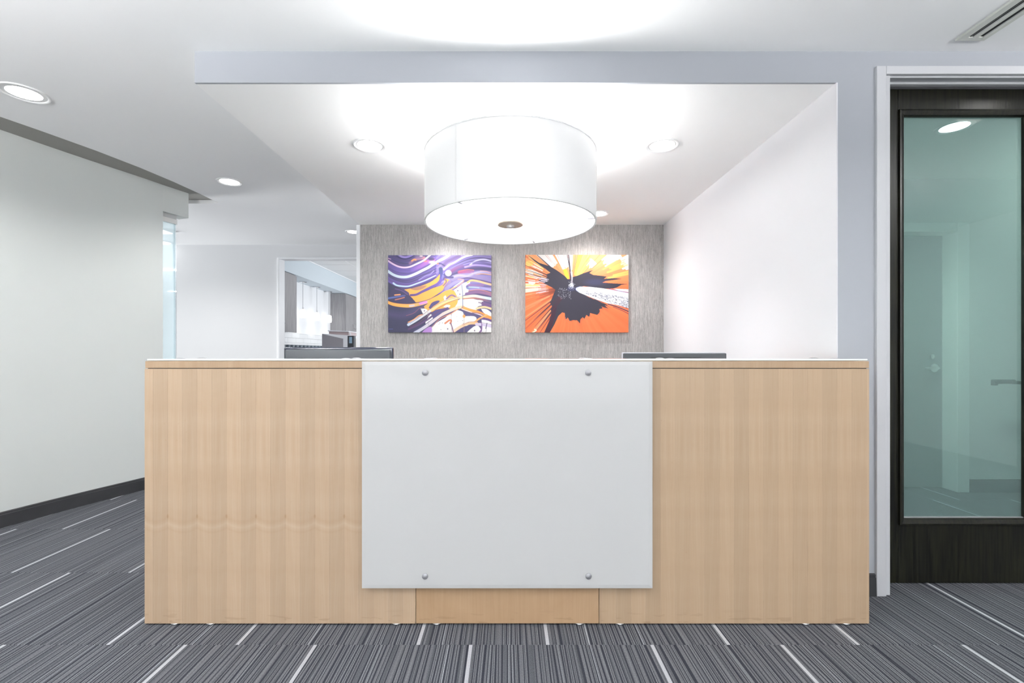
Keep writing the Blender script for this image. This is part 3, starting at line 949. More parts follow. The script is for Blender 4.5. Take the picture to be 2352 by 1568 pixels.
MB().lathe([(0, Zb - .016), (.018, Zb - .016), (.022, Zb - .013), (.022, Zb - .003), (0, Zb - .003)], c, seg=32).build('finial_knob', M['steel'], fin, smooth=True)
MB().lathe([(.008, Zb + .01), (.008, Z_SOF - .02)], c, seg=16).build('stem', M['steel'], lamp, smooth=True)
MB().lathe([(0, Z_SOF - .03), (.05, Z_SOF - .03), (.065, Z_SOF - .02), (.065, Z_SOF)], c, seg=32).build('canopy', M['white_metal'], lamp, smooth=True)
area('lamp_up', (0, 0, Zt - .03 - Z_SOF), .86, .86, W_DRUM_UP, (R(180), 0, 0), (1, 1, .995), 'DISK', lamp)

for (x, y, lab) in ((-2.3, .05, 'added unseen drum lamp on the side of the curved wall'), (0, -2.3, 'added unseen drum lamp in the middle of the lobby'), (2.6, .1, 'added unseen drum lamp on the side of the glazed door')):  # unseen lamps added as uplights for the main ceiling
    q = empty('added_drum_lamp', (x, y, Z_CEIL), lab, 'ceiling lamp', 'added drum lamps in the lobby')
    cc_ = (x, y, 0)
    MB().lathe([(.45, 1.80), (.45, 2.10), (.447, 2.10), (.447, 1.80)], cc_, seg=64, closed=True).build('shade', M['shade'], q, smooth=True)
    MB().lathe([(0, 1.815), (.446, 1.815), (.446, 1.81), (0, 1.81)], cc_, seg=64).build('diffuser', M['diffuser'], q)
    MB().lathe([(.008, 1.82), (.008, Z_CEIL - .002)], cc_, seg=12).build('stem', M['steel'], q, smooth=True)
    area('lamp_up', (0, 0, 2.08 - Z_CEIL), .8, .8, W_LOBBY * (1.7 if x < -1 else .9 if x > 1 else .5), (R(180), 0, 0), (1, 1, 1), 'DISK', q)

# ------------------------------------------------------------------ reception desk
DX = (-1.516, 1.508)
desk = empty('reception_desk', (0, 2.35, 0), 'long maple reception desk with a white glass front panel', 'desk')
DB, DS, DT = .008, 1.0727, 1.1036
YF = Y_DESK
SW = 33.8 / 550
leafA = {}


def leaf(x0, x1, mirror, tone, parent, mat, zt=DS - .002, key=None):
    """one veneer leaf, knot side left when mirror is False"""
    wdt = x1 - x0
    k = (round(wdt, 4), mirror, mat.name, zt)
    if k in leafA:
        o = leafA[k].copy(); COL.objects.link(o)
    else:
        g = .00012
        uvf = (lambda co: ((x1 - co.x) if mirror else (co.x - x0), co.z))
        o = MB().box(x0 + g, x1 - g, YF, YF + .0012, DB, zt).build('veneer_leaf', mat, uv=uvf, origin=(x0, YF, 0))
        leafA[k] = o
    o.parent = None
    o.location = (x0, YF, 0)
    o['tone'] = tone
    put(o, parent)
    return o


def panel_with_leaves(px0, px1, first, mat, phase, seed):
    x0, x1 = (px0 - 1167) / 550, (px1 - 1167) / 550
    core = MB().box(x0, x1, YF + .0012, YF + .02, DB, DS - .001).build('front_panel', M['maple_edge'], desk)
    r2 = random.Random(seed)
    xs = [x0]
    x = (first - 1167) / 550
    while x < x1 - .004:
        xs.append(x); x += SW
    xs.append(x1)
    for i in range(len(xs) - 1):
        odd = (i + phase) % 2
        tone = (.72 if odd else .38) + r2.uniform(-.12, .12)
        leaf(xs[i], xs[i + 1], bool(odd == 0), tone, core, mat)
    return core


panel_with_leaves(333 - 1, 954.4, 351.2, M['maple'], 1, 4)
panel_with_leaves(1376.6, 1996.5, 1382, M['maple_right'], 0, 9)
MB().box((955.6 - 1167) / 550, (1375.4 - 1167) / 550, YF + .0005, YF + .02, DB, DS - .001, bev=.0006, seg=1).build('front_panel', M['maple_mid'], desk)['label'] = 'middle panel of darker plain-sawn maple'
MB().box(DX[0], DX[0] + .02, YF + .021, 2.78, DB, DS).build('side_panel', M['maple_edge'], desk)
MB().box(DX[1] - .02, DX[1], YF + .021, 2.78, DB, DS).build('side_panel', M['maple_edge'], desk)
MB().box(DX[0] + .01, DX[1] - .01, YF + .0025, YF + .03, DS - .0009, DS + .0017).build('shadow_gap', M['dark_slot'], desk)
MB().box(DX[0], DX[1], YF, 2.29, DS + .0018, DT, bev=.0012).build('counter_edge', M['maple_edge'], desk)
MB().box(DX[0] + .02, DX[1] - .02, YF + .03, 2.90, .715, .745, bev=.002).build('worktop', M['tile'], desk)  # unseen; made white and deeper to bounce light onto the soffit
for x in (-.5, .48):
    MB().box(x, x + .02, YF + .03, 2.74, DB, .715).build('support_panel', M['maple_edge'], desk)
gt = MB().box(DX[0] + .004, DX[1] - .002, YF + .004, 2.28, DT + .0012, DT + .0092, bev=.0025, seg=3).build('glass_top', M['counter_glass'], desk, smooth=True)
for x in (-1.415, -.70, -.345, .345, .70, 1.41):
    for y in (2.03, 2.17):
        MB().lathe([(0, .0030), (.008, .0028), (.016, .0014), (.019, 0), (0, 0)], (x, y, DT + .0092), seg=24).build('glass_fixing', M['satin'], gt, smooth=True)
        MB().lathe([(.012, 0), (.012, .0014)], (x, y, DT), seg=16).build('spacer', M['cream'], gt)
# white glass panel, bevelled border
gx = ((831 - 1167) / 557.5, (1499 - 1167) / 557.5)
gz = (H - (1351 - 809) / 557.5, H - (829 - 809) / 557.5 - .001)
YG = 1080 / 557.5
gm = MB()
bw, bd = .015, .0018
outer = [(gx[0], gz[0]), (gx[1], gz[0]), (gx[1], gz[1]), (gx[0], gz[1])]
inner = [(gx[0] + bw, gz[0] + bw), (gx[1] - bw, gz[0] + bw), (gx[1] - bw, gz[1] - bw), (gx[0] + bw, gz[1] - bw)]
vo_ = [gm.bm.verts.new((x, YG + bd, z)) for x, z in outer]
vi_ = [gm.bm.verts.new((x, YG, z)) for x, z in inner]
vb_ = [gm.bm.verts.new((x, YG + .012, z)) for x, z in outer]
gm.bm.faces.new(vi_); gm.bm.faces.new(vb_[::-1])
for i in range(4):
    j = (i + 1) % 4
    gm.bm.faces.new((vo_[i], vo_[j], vi_[j], vi_[i])); gm.bm.faces.new((vb_[i], vb_[j], vo_[j], vo_[i]))
gpn = gm.build('glass_panel', M['white_glass'], desk)
gpn['label'] = 'large back-painted white glass panel on four metal standoffs'
for px, py in ((975.5, 856), (1351.5, 856), (975.5, 1325), (1352.5, 1325)):
    x, z = (px - 1167) / 560, H - (py - 809) / 560
    MB().lathe([(0, -.0075), (.004, -.0072), (.0125, -.0035), (.0125, 0), (.010, .0), (.010, .035)], (x, YG, z), 'y', 32).build('standoff', M['satin'], gpn, smooth=True)
for x in (-1.40, -1.25, -.47, -.30, .30, .47, 1.25, 1.42):
    MB().lathe([(0, 0), (.018, 0), (.021, .003), (.020, .006), (.006, .0085), (0, .0085)], (x, YF + .022, 0), seg=20).build('glide', M['steel'], desk, smooth=True)
    MB().lathe([(0, 0), (.018, 0), (.021, .003), (.020, .006), (.006, .0085), (0, .0085)], (x, 2.7, 0), seg=20).build('glide', M['steel'], desk, smooth=True)


# ------------------------------------------------------------------ monitors on the worktop, backs to the viewer
def monitor(x0, x1, zt, y, label, back, rim, vents):
    cx = (x0 + x1) / 2
    zb = zt - .345
    root = empty('computer_monitor', (cx, y + .03, .745), label, 'monitor')
    if not vents:
        MB().box(x0, x1, y + .012, y + .038, zb, zt, bev=.008, seg=3).build('bezel', rim, root, smooth=True)
        MB().box(x0 + .012, x1 - .012, y, y + .03, zb + .012, zt - .0125, bev=.006, seg=3).build('back_shell', back, root, smooth=True)
    else:
        MB().box(x0, x1, y + .018, y + .040, zb, zt, bev=.004, seg=2).build('bezel', rim, root, smooth=True)
        MB().box(x0 + .003, x1 - .003, y, y + .019, zb + .01, zt - .004, bev=.004, seg=2).build('back_shell', back, root, smooth=True)
        vm = MB()
        k0, k1 = x0 + .145, x1 - .14
        n = 62
        for i in range(n):
            xx = k0 + (k1 - k0) * i / (n - 1)
            vm.box(xx - .0011, xx + .0011, y - .0008, y + .004, zt - .046, zt - .025)
        vo = vm.build('vent_slots', M['dark_slot'], root); vo['kind'] = 'stuff'
    MB().box(x0 + .012, x1 - .012, y + .0375, y + .041, zb + .012, zt - .012).build('screen', M['screen'], root)
    MB().box(cx - .035, cx + .035, y - .03, y, .76, zt - .12, bev=.006).build('stand_neck', back, root, smooth=True)
    MB().box(cx - .12, cx + .12, y - .10, y + .10, .745, .758, bev=.004).build('stand_base', back, root, smooth=True)
    return root


monitor(-1.171, -.600, 1.167, 2.44, 'monitor with a glossy navy rim behind the desk, in front of the kitchen doorway', M['monitor_back'], M['monitor_rim'], False)
monitor(.600, 1.142, 1.1395, 2.45, 'dark grey monitor with vent slots behind the desk, in front of the white alcove wall', M['monitor_back2'], M['silver_rim'], True)

# ------------------------------------------------------------------ canvases
def lin3(c):
    c = np.array(c, float) / 255
    return np.where(c <= .04045, c / 12.92, ((c + .055) / 1.055) ** 2.4)


class Art:
    """flat print, drawn into a colour grid"""
    def __init__(self, w, h, x0, y0, sx, sy, ss=2):
        self.w, self.h, self.ss = w, h, ss
        self.W, self.H_ = w * ss, h * ss
        yy, xx = np.mgrid[0:self.H_, 0:self.W]
        self.X = x0 + (xx + .5) / self.W * sx
        self.Y = y0 + (yy + .5) / self.H_ * sy
        self.px = sx / self.W
        self.img = np.zeros((self.H_, self.W, 3))

    def win(self, x0, x1, y0, y1):
        X0 = self.X[0, 0]; Y0 = self.Y[0, 0]
        py = self.Y[1, 0] - Y0
        a = max(0, int((x0 - X0) / self.px) - 1); b = min(self.W, int((x1 - X0) / self.px) + 3)
        c = max(0, int((y0 - Y0) / py) - 1); d = min(self.H_, int((y1 - Y0) / py) + 3)
        return slice(c, d), slice(a, b)

    def blend(self, s, m, col):
        m = m[..., None]
        self.img[s] = self.img[s] * (1 - m) + np.asarray(col) * m

    def spline(self, pts, n=8):
        P = [np.array(p, float) for p in pts]
        out = []
        for i in range(len(P) - 1):
            p0, p1, p2, p3 = P[max(i - 1, 0)], P[i], P[i + 1], P[min(i + 2, len(P) - 1)]
            for k in range(n):
                t = k / n
                out.append(.5 * (2 * p1 + (p2 - p0) * t + (2 * p0 - 5 * p1 + 4 * p2 - p3) * t * t + (3 * p1 - p0 - 3 * p2 + p3) * t ** 3))
        out.append(P[-1])
        return out

    def stroke(self, pts, w, col, col2=None, w2=None, soft=1.0, alpha=1.0, n=6):
        q = self.spline(pts, n)
        wm = max(w, w2 or 0) / 2 + 4 + soft * 3
        xs = [p[0] for p in q]; ys = [p[1] for p in q]
        s = self.win(min(xs) - wm, max(xs) + wm, min(ys) - wm, max(ys) + wm)
        X, Y = self.X[s], self.Y[s]
        if X.size == 0:
            return
        best = np.full(X.shape, 1e9); tt = np.zeros(X.shape)
        m_ = len(q) - 1
        for i in range(m_):
            ax, ay = q[i][:2]; bx, by = q[i + 1][:2]
            dx, dy = bx - ax, by - ay
            L2 = dx * dx + dy * dy + 1e-9
            t = np.clip(((X - ax) * dx + (Y - ay) * dy) / L2, 0, 1)
            d = np.hypot(X - ax - t * dx, Y - ay - t * dy)
            k = d < best
            best[k] = d[k]; tt[k] = (i + t[k]) / m_
        ww = w / 2 if w2 is None else (w + (w2 - w) * tt) / 2
        a = np.clip((ww - best) / (soft * self.px) + .5, 0, 1) * alpha
        c1 = lin3(col)
        C = c1 if col2 is None else c1 + (lin3(col2) - c1) * tt[..., None]
        self.blend(s, a, C)

    def poly(self, pts, col, smooth=False, alpha=1.0, tex=None):
        if smooth:
            pts = self.spline(list(pts) + [pts[0]], 6)
        xs = [p[0] for p in pts]; ys = [p[1] for p in pts]
        s = self.win(min(xs), max(xs), min(ys), max(ys))
        X, Y = self.X[s], self.Y[s]
        ins = np.zeros(X.shape, bool)
        n = len(pts)
        for i in range(n):
            x1, y1 = pts[i][:2]; x2, y2 = pts[(i + 1) % n][:2]
            if y1 == y2:
                continue
            c = ((y1 > Y) != (y2 > Y)) & (X < (x2 - x1) * (Y - y1) / (y2 - y1) + x1)
            ins ^= c
        self.blend(s, ins.astype(float) * alpha, lin3(col))

    def dot(self, x, y, r, col, alpha=1.0, ry=None, soft=0.0):
        ry = ry or r
        g = 1 + soft
        s = self.win(x - r * g * 1.5, x + r * g * 1.5, y - ry * g * 1.5, y + ry * g * 1.5)
        d = np.hypot((self.X[s] - x) / r, (self.Y[s] - y) / ry)
        a = np.clip((1 - d) / max(soft, .2) + .5, 0, 1) * alpha
        self.blend(s, a, lin3(col))

    def final(self):
        s = self.ss
        return self.img.reshape(self.h, s, self.w, s, 3).mean((1, 3))


NAVY, INDIGO, PURP, VIOL, LILAC, PALE = (52, 52, 84), (74, 68, 112), (98, 84, 148), (132, 112, 196), (176, 160, 224), (214, 226, 240)
ORG, ORGL, ORGP, WHT, PLUM, PINK = (255, 176, 84), (255, 206, 140), (255, 224, 190), (250, 248, 246), (88, 62, 104), (236, 190, 232)


def art_purple():
    A = Art(340, 254, 218, 175, 1614, 1207)
    r = random.Random(11)
    base = lin3(INDIGO); A.img[:] = base
    # navy lower corner
    A.poly([(218, 560), (330, 640), (700, 900), (860, 1100), (900, 1382), (218, 1382)], NAVY)
    # sagging family, upper half
    T = [(120, 130), (218, 225), (330, 305), (450, 350), (560, 345), (700, 280), (850, 195), (1000, 95), (1100, 40)]
    for i in range(170):
        dy = r.uniform(-230, 360)
        col = r.choice([NAVY, INDIGO, INDIGO, PURP, PURP, PURP, VIOL, (64, 66, 104), PLUM, (110, 92, 170)])
        k = .85 + dy / 2200
        p = [(x, (y - 225) * k * (1.0 - max(0, dy) / 1200) + 225 + dy + r.uniform(-6, 6)) for x, y in T]
        A.stroke(p, r.uniform(6, 26), col, r.choice([col, VIOL, PURP]), r.uniform(4, 20), soft=3, alpha=r.uniform(.4, .8))
    A.poly([(218, 200), (218, 175), (900, 175), (840, 210), (760, 260), (600, 330), (470, 350), (330, 290)], (78, 76, 120), True, .5)
    A.stroke([(380, 160), (430, 196), (500, 205), (580, 178), (640, 140)], 30, LILAC, VIOL, soft=3)
    A.stroke([(330, 170), (400, 215), (480, 232), (560, 215), (650, 165)], 14, (50, 46, 100), soft=2)
    A.stroke([(560, 300), (620, 250), (700, 225), (780, 215)], 40, (150, 110, 150), (220, 150, 160), soft=8, alpha=.8)
    A.stroke([(590, 262), (625, 240), (650, 248)], 20, (255, 170, 90), soft=3)
    A.dot(700, 205, 60, (130, 110, 150), .8, 26, .5); A.dot(735, 188, 26, (240, 220, 225), .8, 10, .5)
    # pink and magenta glow
    A.stroke([(600, 400), (720, 350), (830, 280), (920, 250)], 60, (130, 100, 190), (210, 120, 190), soft=14, alpha=.8)
    A.dot(800, 268, 34, (255, 140, 110), .8, 12, .6); A.dot(905, 285, 46, (240, 220, 245), .8, 22, .8)
    A.dot(895, 235, 50, (54, 62, 96), .9, 24, .4)
    # right hand fan
    T2 = [(980, 520), (1080, 440), (1200, 345), (1350, 260), (1500, 200), (1660, 185), (1850, 210)]
    for i in range(110):
        dy = r.uniform(-330, 330)
        f = 1 if dy < 0 else max(.15, 1 - dy / 330)
        p = [(x + r.uniform(-4, 4), 440 + (y - 440) * f + dy * .95) for x, y in T2]
        col = r.choice([PURP, VIOL, VIOL, (150, 136, 208), LILAC, (112, 92, 140), (170, 160, 215), (120, 106, 170)])
        A.stroke(p, r.uniform(8, 30), col, r.choice([col, LILAC, (128, 116, 176)]), soft=4, alpha=r.uniform(.35, .7))
    A.stroke([(1090, 330), (1130, 280), (1230, 235), (1330, 190)], 60, (108, 84, 128), soft=10, alpha=.8)
    A.stroke([(1210, 420), (1300, 370), (1380, 345)], 50, (134, 74, 120), (122, 88, 140), soft=10, alpha=.85)
    A.stroke([(1330, 440), (1450, 430), (1540, 440)], 48, (176, 84, 128), (150, 100, 150), soft=6, alpha=.9)
    A.stroke([(1500, 325), (1600, 260), (1720, 240), (1832, 270)], 22, (210, 206, 240), soft=5)
    A.stroke([(1420, 360), (1560, 330), (1700, 335), (1832, 355)], 26, (176, 156, 222), soft=4)
    A.stroke([(1540, 300), (1640, 275), (1832, 320)], 20, (100, 88, 140), soft=5, alpha=.8)
    A.stroke([(1540, 470), (1640, 440), (1740, 440), (1832, 470)], 34, (196, 190, 226), (150, 140, 190), soft=4)
    A.stroke([(1330, 425), (1450, 400), (1560, 408)], 7, (255, 130, 100), soft=1)
    A.stroke([(1560, 485), (1680, 466), (1832, 482)], 9, (255, 186, 120), soft=1)
    A.stroke([(1660, 420), (1760, 428), (1832, 455)], 6, (255, 170, 130), soft=1)
    A.stroke([(1230, 545), (1400, 500), (1600, 510), (1832, 560)], 70, (150, 138, 178), (140, 124, 176), soft=10)
    A.stroke([(1240, 510), (1330, 490), (1450, 500), (1530, 470)], 34, (196, 190, 220), soft=14, alpha=.8)
    A.stroke([(1330, 560), (1450, 530), (1600, 555), (1832, 610)], 20, (88, 74, 124), soft=3)
    A.stroke([(1100, 470), (1160, 520), (1230, 520)], 30, (84, 78, 128), soft=4)
    # stripes of pale tape
    A.stroke([(200, 215), (258, 235)], 12, PINK, soft=2)
    A.stroke([(200, 250), (218, 262), (290, 310), (380, 352), (470, 367), (560, 355), (660, 312), (770, 258), (830, 210), (900, 150)], 26, (244, 206, 240), (246, 226, 246), soft=1)
    A.stroke([(190, 405), (218, 425), (300, 480), (400, 512), (520, 512), (640, 470), (760, 410), (850, 365), (900, 330), (1000, 270), (1100, 220), (1180, 165)], 40, (206, 226, 240), (250, 246, 250), soft=1)
    A.stroke([(300, 612), (350, 645), (440, 660), (540, 660), (660, 620), (780, 575), (880, 530), (960, 492)], 26, (206, 230, 250), (196, 222, 250), 12, soft=1)
    A.stroke([(700, 560), (800, 500), (880, 470), (930, 420)], 12, LILAC, soft=5, alpha=.8)
    A.stroke([(1090, 395), (1170, 330), (1260, 285), (1360, 225), (1440, 190), (1530, 170)], 28, (255, 226, 220), (246, 240, 250), soft=1.2)
    A.stroke([(1085, 402), (1160, 345), (1250, 298)], 6, (255, 120, 80), soft=1)
    # teal fold
    A.stroke([(1040, 390), (1040, 470), (1000, 560)], 60, (62, 76, 116), (92, 84, 160), soft=4)
    A.stroke([(990, 300), (1050, 310), (1100, 340)], 20, (70, 66, 110), soft=4)
    A.dot(992, 308, 18, (255, 140, 90), .9, 9, .4)
    A.stroke([(1080, 460), (1070, 530), (1035, 610)], 22, (134, 134, 220), (110, 100, 190), soft=3)
    # ambers
    A.poly([(470, 712), (640, 680), (800, 630), (920, 570), (1000, 495), (1028, 480), (1010, 580), (940, 640), (860, 690), (760, 740), (660, 790), (560, 800), (540, 760)], ORG, True)
    A.poly([(560, 700), (700, 660), (820, 650), (760, 700), (660, 725)], (150, 110, 104), True, .8)
    A.stroke([(700, 640), (850, 590), (960, 535), (1010, 480)], 8, (80, 60, 140), soft=1.5)
    A.poly([(545, 800), (680, 790), (800, 745), (920, 690), (1060, 640), (1100, 570), (1100, 545), (1140, 545), (1195, 575), (1150, 640), (1090, 720), (980, 790), (860, 860), (700, 905), (640, 905), (600, 850)], ORG, True)
    A.stroke([(570, 800), (660, 790), (760, 740), (880, 680), (990, 625), (1045, 560)], 34, (96, 74, 130), (110, 90, 170), 46, soft=2)
    A.stroke([(1080, 650), (1125, 600), (1120, 560), (1100, 560)], 16, (110, 90, 130), soft=2)
    A.stroke([(1180, 590), (1120, 660), (1080, 730), (1000, 780)], 50, (150, 130, 170), (110, 88, 160), 12, soft=3)
    A.stroke([(1130, 700), (1230, 620), (1340, 575), (1390, 560)], 60, (150, 140, 186), (170, 160, 210), 30, soft=6)
    A.stroke([(1250, 670), (1320, 620), (1380, 580)], 16, (220, 232, 246), soft=2)
    A.stroke([(1310, 552), (1370, 552), (1400, 580), (1300, 660), (1180, 720)], 8, (255, 176, 130), soft=1)
    A.poly([(218, 800), (260, 740), (320, 690), (380, 690), (480, 740), (545, 800), (590, 850), (640, 905), (540, 925), (400, 915), (300, 890), (218, 860)], (58, 52, 88), True)
    A.stroke([(330, 700), (430, 730), (520, 790)], 14, (110, 84, 140), soft=4, alpha=.8)
    A.stroke([(218, 848), (300, 835), (400, 818), (480, 806)], 24, (96, 120, 190), (80, 84, 140), soft=3)
    A.stroke([(322, 798), (405, 790)], 18, (250, 166, 110), soft=2)
    A.stroke([(330, 872), (400, 856), (470, 836)], 14, (230, 140, 110), soft=4, alpha=.8)
    A.stroke([(200, 895), (300, 925), (420, 942), (560, 945), (700, 925), (830, 890), (960, 850), (1080, 790), (1180, 720), (1280, 660)], 16, (240, 150, 100), (250, 190, 130), soft=1.5)
    A.stroke([(200, 905), (300, 945), (420, 965), (560, 970), (700, 945), (830, 905), (960, 855), (1080, 800), (1180, 730)], 44, ORG, (255, 200, 120), soft=1.5)
    A.stroke([(560, 968), (620, 960)], 30, (200, 205, 225), soft=3, alpha=.8)
    A.stroke([(720, 932), (815, 908)], 36, (226, 150, 222), soft=3)
    A.poly([(860, 870), (1000, 800), (1120, 730), (1220, 720), (1270, 760), (1310, 880), (1290, 960), (1220, 1010), (1120, 1000), (1020, 1020), (900, 1060), (840, 1050), (780, 980), (840, 930)], ORG, True)
    A.poly([(1085, 830), (1115, 805), (1130, 840), (1120, 885), (1095, 870)], WHT, True)
    A.stroke([(1130, 860), (1180, 815), (1220, 800), (1280, 830)], 26, (140, 110, 150), soft=2)
    A.poly([(850, 1000), (900, 920), (980, 885), (1025, 890), (1000, 925), (930, 970), (880, 1010)], (72, 66, 116), True)
    A.poly([(905, 1150), (930, 1060), (1000, 1020), (1110, 1010), (1060, 1060), (1000, 1120), (930, 1190)], (76, 74, 124), True)
    A.poly([(1080, 985), (1130, 950), (1190, 960), (1160, 995)], WHT, True)
    # white pools
    for pts in ([(1245, 720), (1330, 660), (1400, 610), (1470, 590), (1500, 610), (1440, 650), (1440, 690), (1475, 720), (1460, 770), (1400, 800), (1310, 825), (1275, 770)],
                [(1380, 870), (1500, 850), (1600, 870), (1700, 890), (1700, 950), (1620, 980), (1600, 1030), (1480, 1030), (1400, 990)],
                [(1310, 880), (1390, 860), (1390, 970), (1270, 990), (1300, 930)],
                [(1210, 1080), (1290, 1035), (1380, 1060), (1400, 1120), (1410, 1220), (1330, 1290), (1240, 1382), (1215, 1250)],
                [(890, 1300), (960, 1240), (1100, 1160), (1200, 1100), (1230, 1382), (880, 1390)],
                [(1410, 1130), (1560, 1130), (1600, 1180), (1520, 1240), (1410, 1280)],
                [(1430, 1400), (1560, 1290), (1640, 1290), (1670, 1400)],
                [(1680, 1180), (1850, 1230), (1850, 1400), (1700, 1400)],
                [(1670, 1010), (1760, 1020), (1832, 1080), (1832, 1130), (1760, 1110), (1700, 1060)],
                [(725, 1010), (790, 1010), (835, 1040), (800, 1095), (765, 1090)],
                [(800, 1210), (880, 1100), (915, 1150), (900, 1200), (815, 1260)]):
        A.poly(pts, WHT, True)
    A.dot(1160, 455, 48, WHT, 1, 46, .1)
    A.stroke([(1060, 455), (1110, 500), (1180, 520)], 10, (80, 70, 130), soft=2)
    # tapes on the lower right
    A.stroke([(535, 1262), (640, 1200), (760, 1120), (880, 1040), (1000, 960), (1130, 890), (1280, 850), (1420, 830)], 42, (206, 220, 238), (255, 226, 180), soft=1.2)
    A.stroke([(900, 1030), (1020, 950), (1150, 890), (1300, 850)], 40, (255, 206, 150), (255, 220, 160), soft=2)
    A.stroke([(530, 1225), (620, 1180), (700, 1120), (760, 1105)], 12, (255, 170, 110), soft=1.2)
    A.stroke([(560, 1290), (680, 1240), (800, 1150), (930, 1050), (1060, 970), (1200, 900), (1340, 850)], 7, (120, 70, 90), soft=1)
    A.stroke([(560, 1240), (700, 1150), (850, 1035), (1010, 935), (1160, 870), (1330, 830)], 6, (130, 80, 100), soft=1)
    A.stroke([(540, 1330), (700, 1260), (850, 1170), (1000, 1060), (1150, 1000)], 30, PLUM, (90, 70, 120), soft=4)
    A.stroke([(620, 1400), (760, 1320), (900, 1220), (1030, 1120), (1170, 1050), (1290, 1000), (1390, 980)], 46, (206, 214, 236), (255, 216, 180), soft=1.2)
    A.stroke([(800, 1382), (900, 1300), (1030, 1170), (1200, 1090), (1320, 1010)], 12, (92, 80, 130), (255, 160, 80), soft=2)
    A.stroke([(620, 1360), (780, 1270), (920, 1170), (1050, 1080)], 10, (70, 66, 116), soft=2)
    A.stroke([(1420, 830), (1560, 812), (1700, 835), (1850, 860)], 42, (255, 234, 200), (200, 222, 238), soft=1.2)
    A.stroke([(1380, 858), (1560, 846), (1700, 870), (1850, 910)], 14, (200, 120, 80), (90, 84, 130), 40, soft=1.5)
    A.stroke([(1700, 930), (1760, 950), (1850, 980)], 60, (110, 80, 130), soft=6)
    A.stroke([(1390, 1000), (1500, 1040), (1620, 1070), (1750, 1130), (1850, 1170)], 56, (255, 164, 84), (255, 150, 70), soft=2)
    A.stroke([(1600, 1010), (1720, 985), (1850, 1020)], 30, (255, 214, 160), soft=2)
    A.stroke([(1370, 1015), (1500, 1060), (1600, 1090), (1700, 1120)], 10, (250, 236, 244), soft=1.5)
    A.stroke([(1530, 1075), (1640, 1085), (1710, 1120)], 12, (120, 84, 110), soft=2)
    A.stroke([(1680, 1165), (1760, 1175), (1850, 1210)], 34, (98, 70, 130), soft=2)
    A.stroke([(1560, 1230), (1640, 1170), (1760, 1110)], 26, (255, 180, 110), soft=2)
    A.stroke([(1250, 1360), (1360, 1290), (1480, 1240), (1600, 1235)], 44, (255, 216, 190), (255, 190, 130), soft=1.5)
    A.stroke([(1380, 1272), (1480, 1225), (1600, 1215), (1740, 1240), (1850, 1262)], 5, (100, 76, 120), soft=1)
    A.stroke([(1600, 1255), (1700, 1262), (1850, 1290)], 44, (216, 204, 230), soft=2)
    A.stroke([(1640, 1400), (1680, 1330), (1680, 1220)], 34, (128, 92, 150), 	w2=8, soft=2)
    A.stroke([(1745, 1320), (1765, 1240)], 14, (84, 84, 120), soft=2); A.stroke([(1745, 1390), (1755, 1300)], 5, (84, 84, 120), soft=1)
    A.stroke([(1110, 1240), (1180, 1190), (1205, 1200), (1190, 1240)], 26, (220, 130, 90), soft=3)
    A.stroke([(1195, 1240), (1215, 1290), (1240, 1382)], 16, (120, 80, 110), soft=2)
    A.stroke([(1370, 640), (1382, 760), (1385, 1000)], 12, (104, 116, 150), soft=2)
    A.stroke([(1405, 1080), (1405, 1382)], 5, (170, 140, 120), soft=1); A.stroke([(840, 1060), (850, 1300)], 5, (160, 140, 160), soft=1)
    A.stroke([(1205, 1090), (1215, 1382)], 4, (140, 120, 140), soft=1)
    A.dot(1405, 1130, 22, (255, 166, 90), 1, 26, .3)
    A.poly([(740, 1390), (800, 1330), (880, 1290), (905, 1340), (880, 1390)], (186, 140, 214), True)
    A.stroke([(1460, 600), (1520, 570), (1620, 580), (1730, 610), (1850, 640)], 30, (255, 196, 130), (255, 200, 160), soft=1.5)
    A.stroke([(1480, 640), (1600, 650), (1700, 640)], 40, (150, 110, 160), soft=6, alpha=.7)
    A.stroke([(1460, 690), (1560, 675), (1700, 690), (1850, 725)], 36, (110, 124, 166), (180, 170, 226), soft=3)
    A.stroke([(1480, 672), (1560, 676), (1640, 684)], 10, (200, 226, 242), soft=3)
    A.stroke([(1470, 735), (1600, 715), (1720, 730), (1850, 770)], 12, (220, 140, 130), soft=3, alpha=.8)
    A.stroke([(1440, 780), (1600, 750), (1750, 770), (1850, 800)], 46, (120, 92, 140), (160, 110, 140), soft=6)
    for i in range(26):
        A.dot(r.uniform(900, 1800), r.uniform(1100, 1370), r.uniform(2, 6), (120, 100, 120), .8, r.uniform(2, 8))
    for x, y in ((1308, 730), (1340, 785), (785, 1045), (1570, 1355), (1150, 1328), (1640, 915), (1660, 920), (1690, 915)):
        A.dot(x, y, 9, (96, 70, 110), .9, 13)
    A.stroke([(218, 1090), (400, 1120), (560, 1090), (700, 1000)], 90, (84, 76, 122), soft=30, alpha=.5)
    A.stroke([(500, 1120), (620, 1080), (700, 1010), (760, 985)], 5, (190, 110, 120), soft=1.5, alpha=.8)
    A.stroke([(230, 1330), (290, 1330)], 8, (96, 112, 180), soft=3, alpha=.8)
    return A.final() * .90 + .028


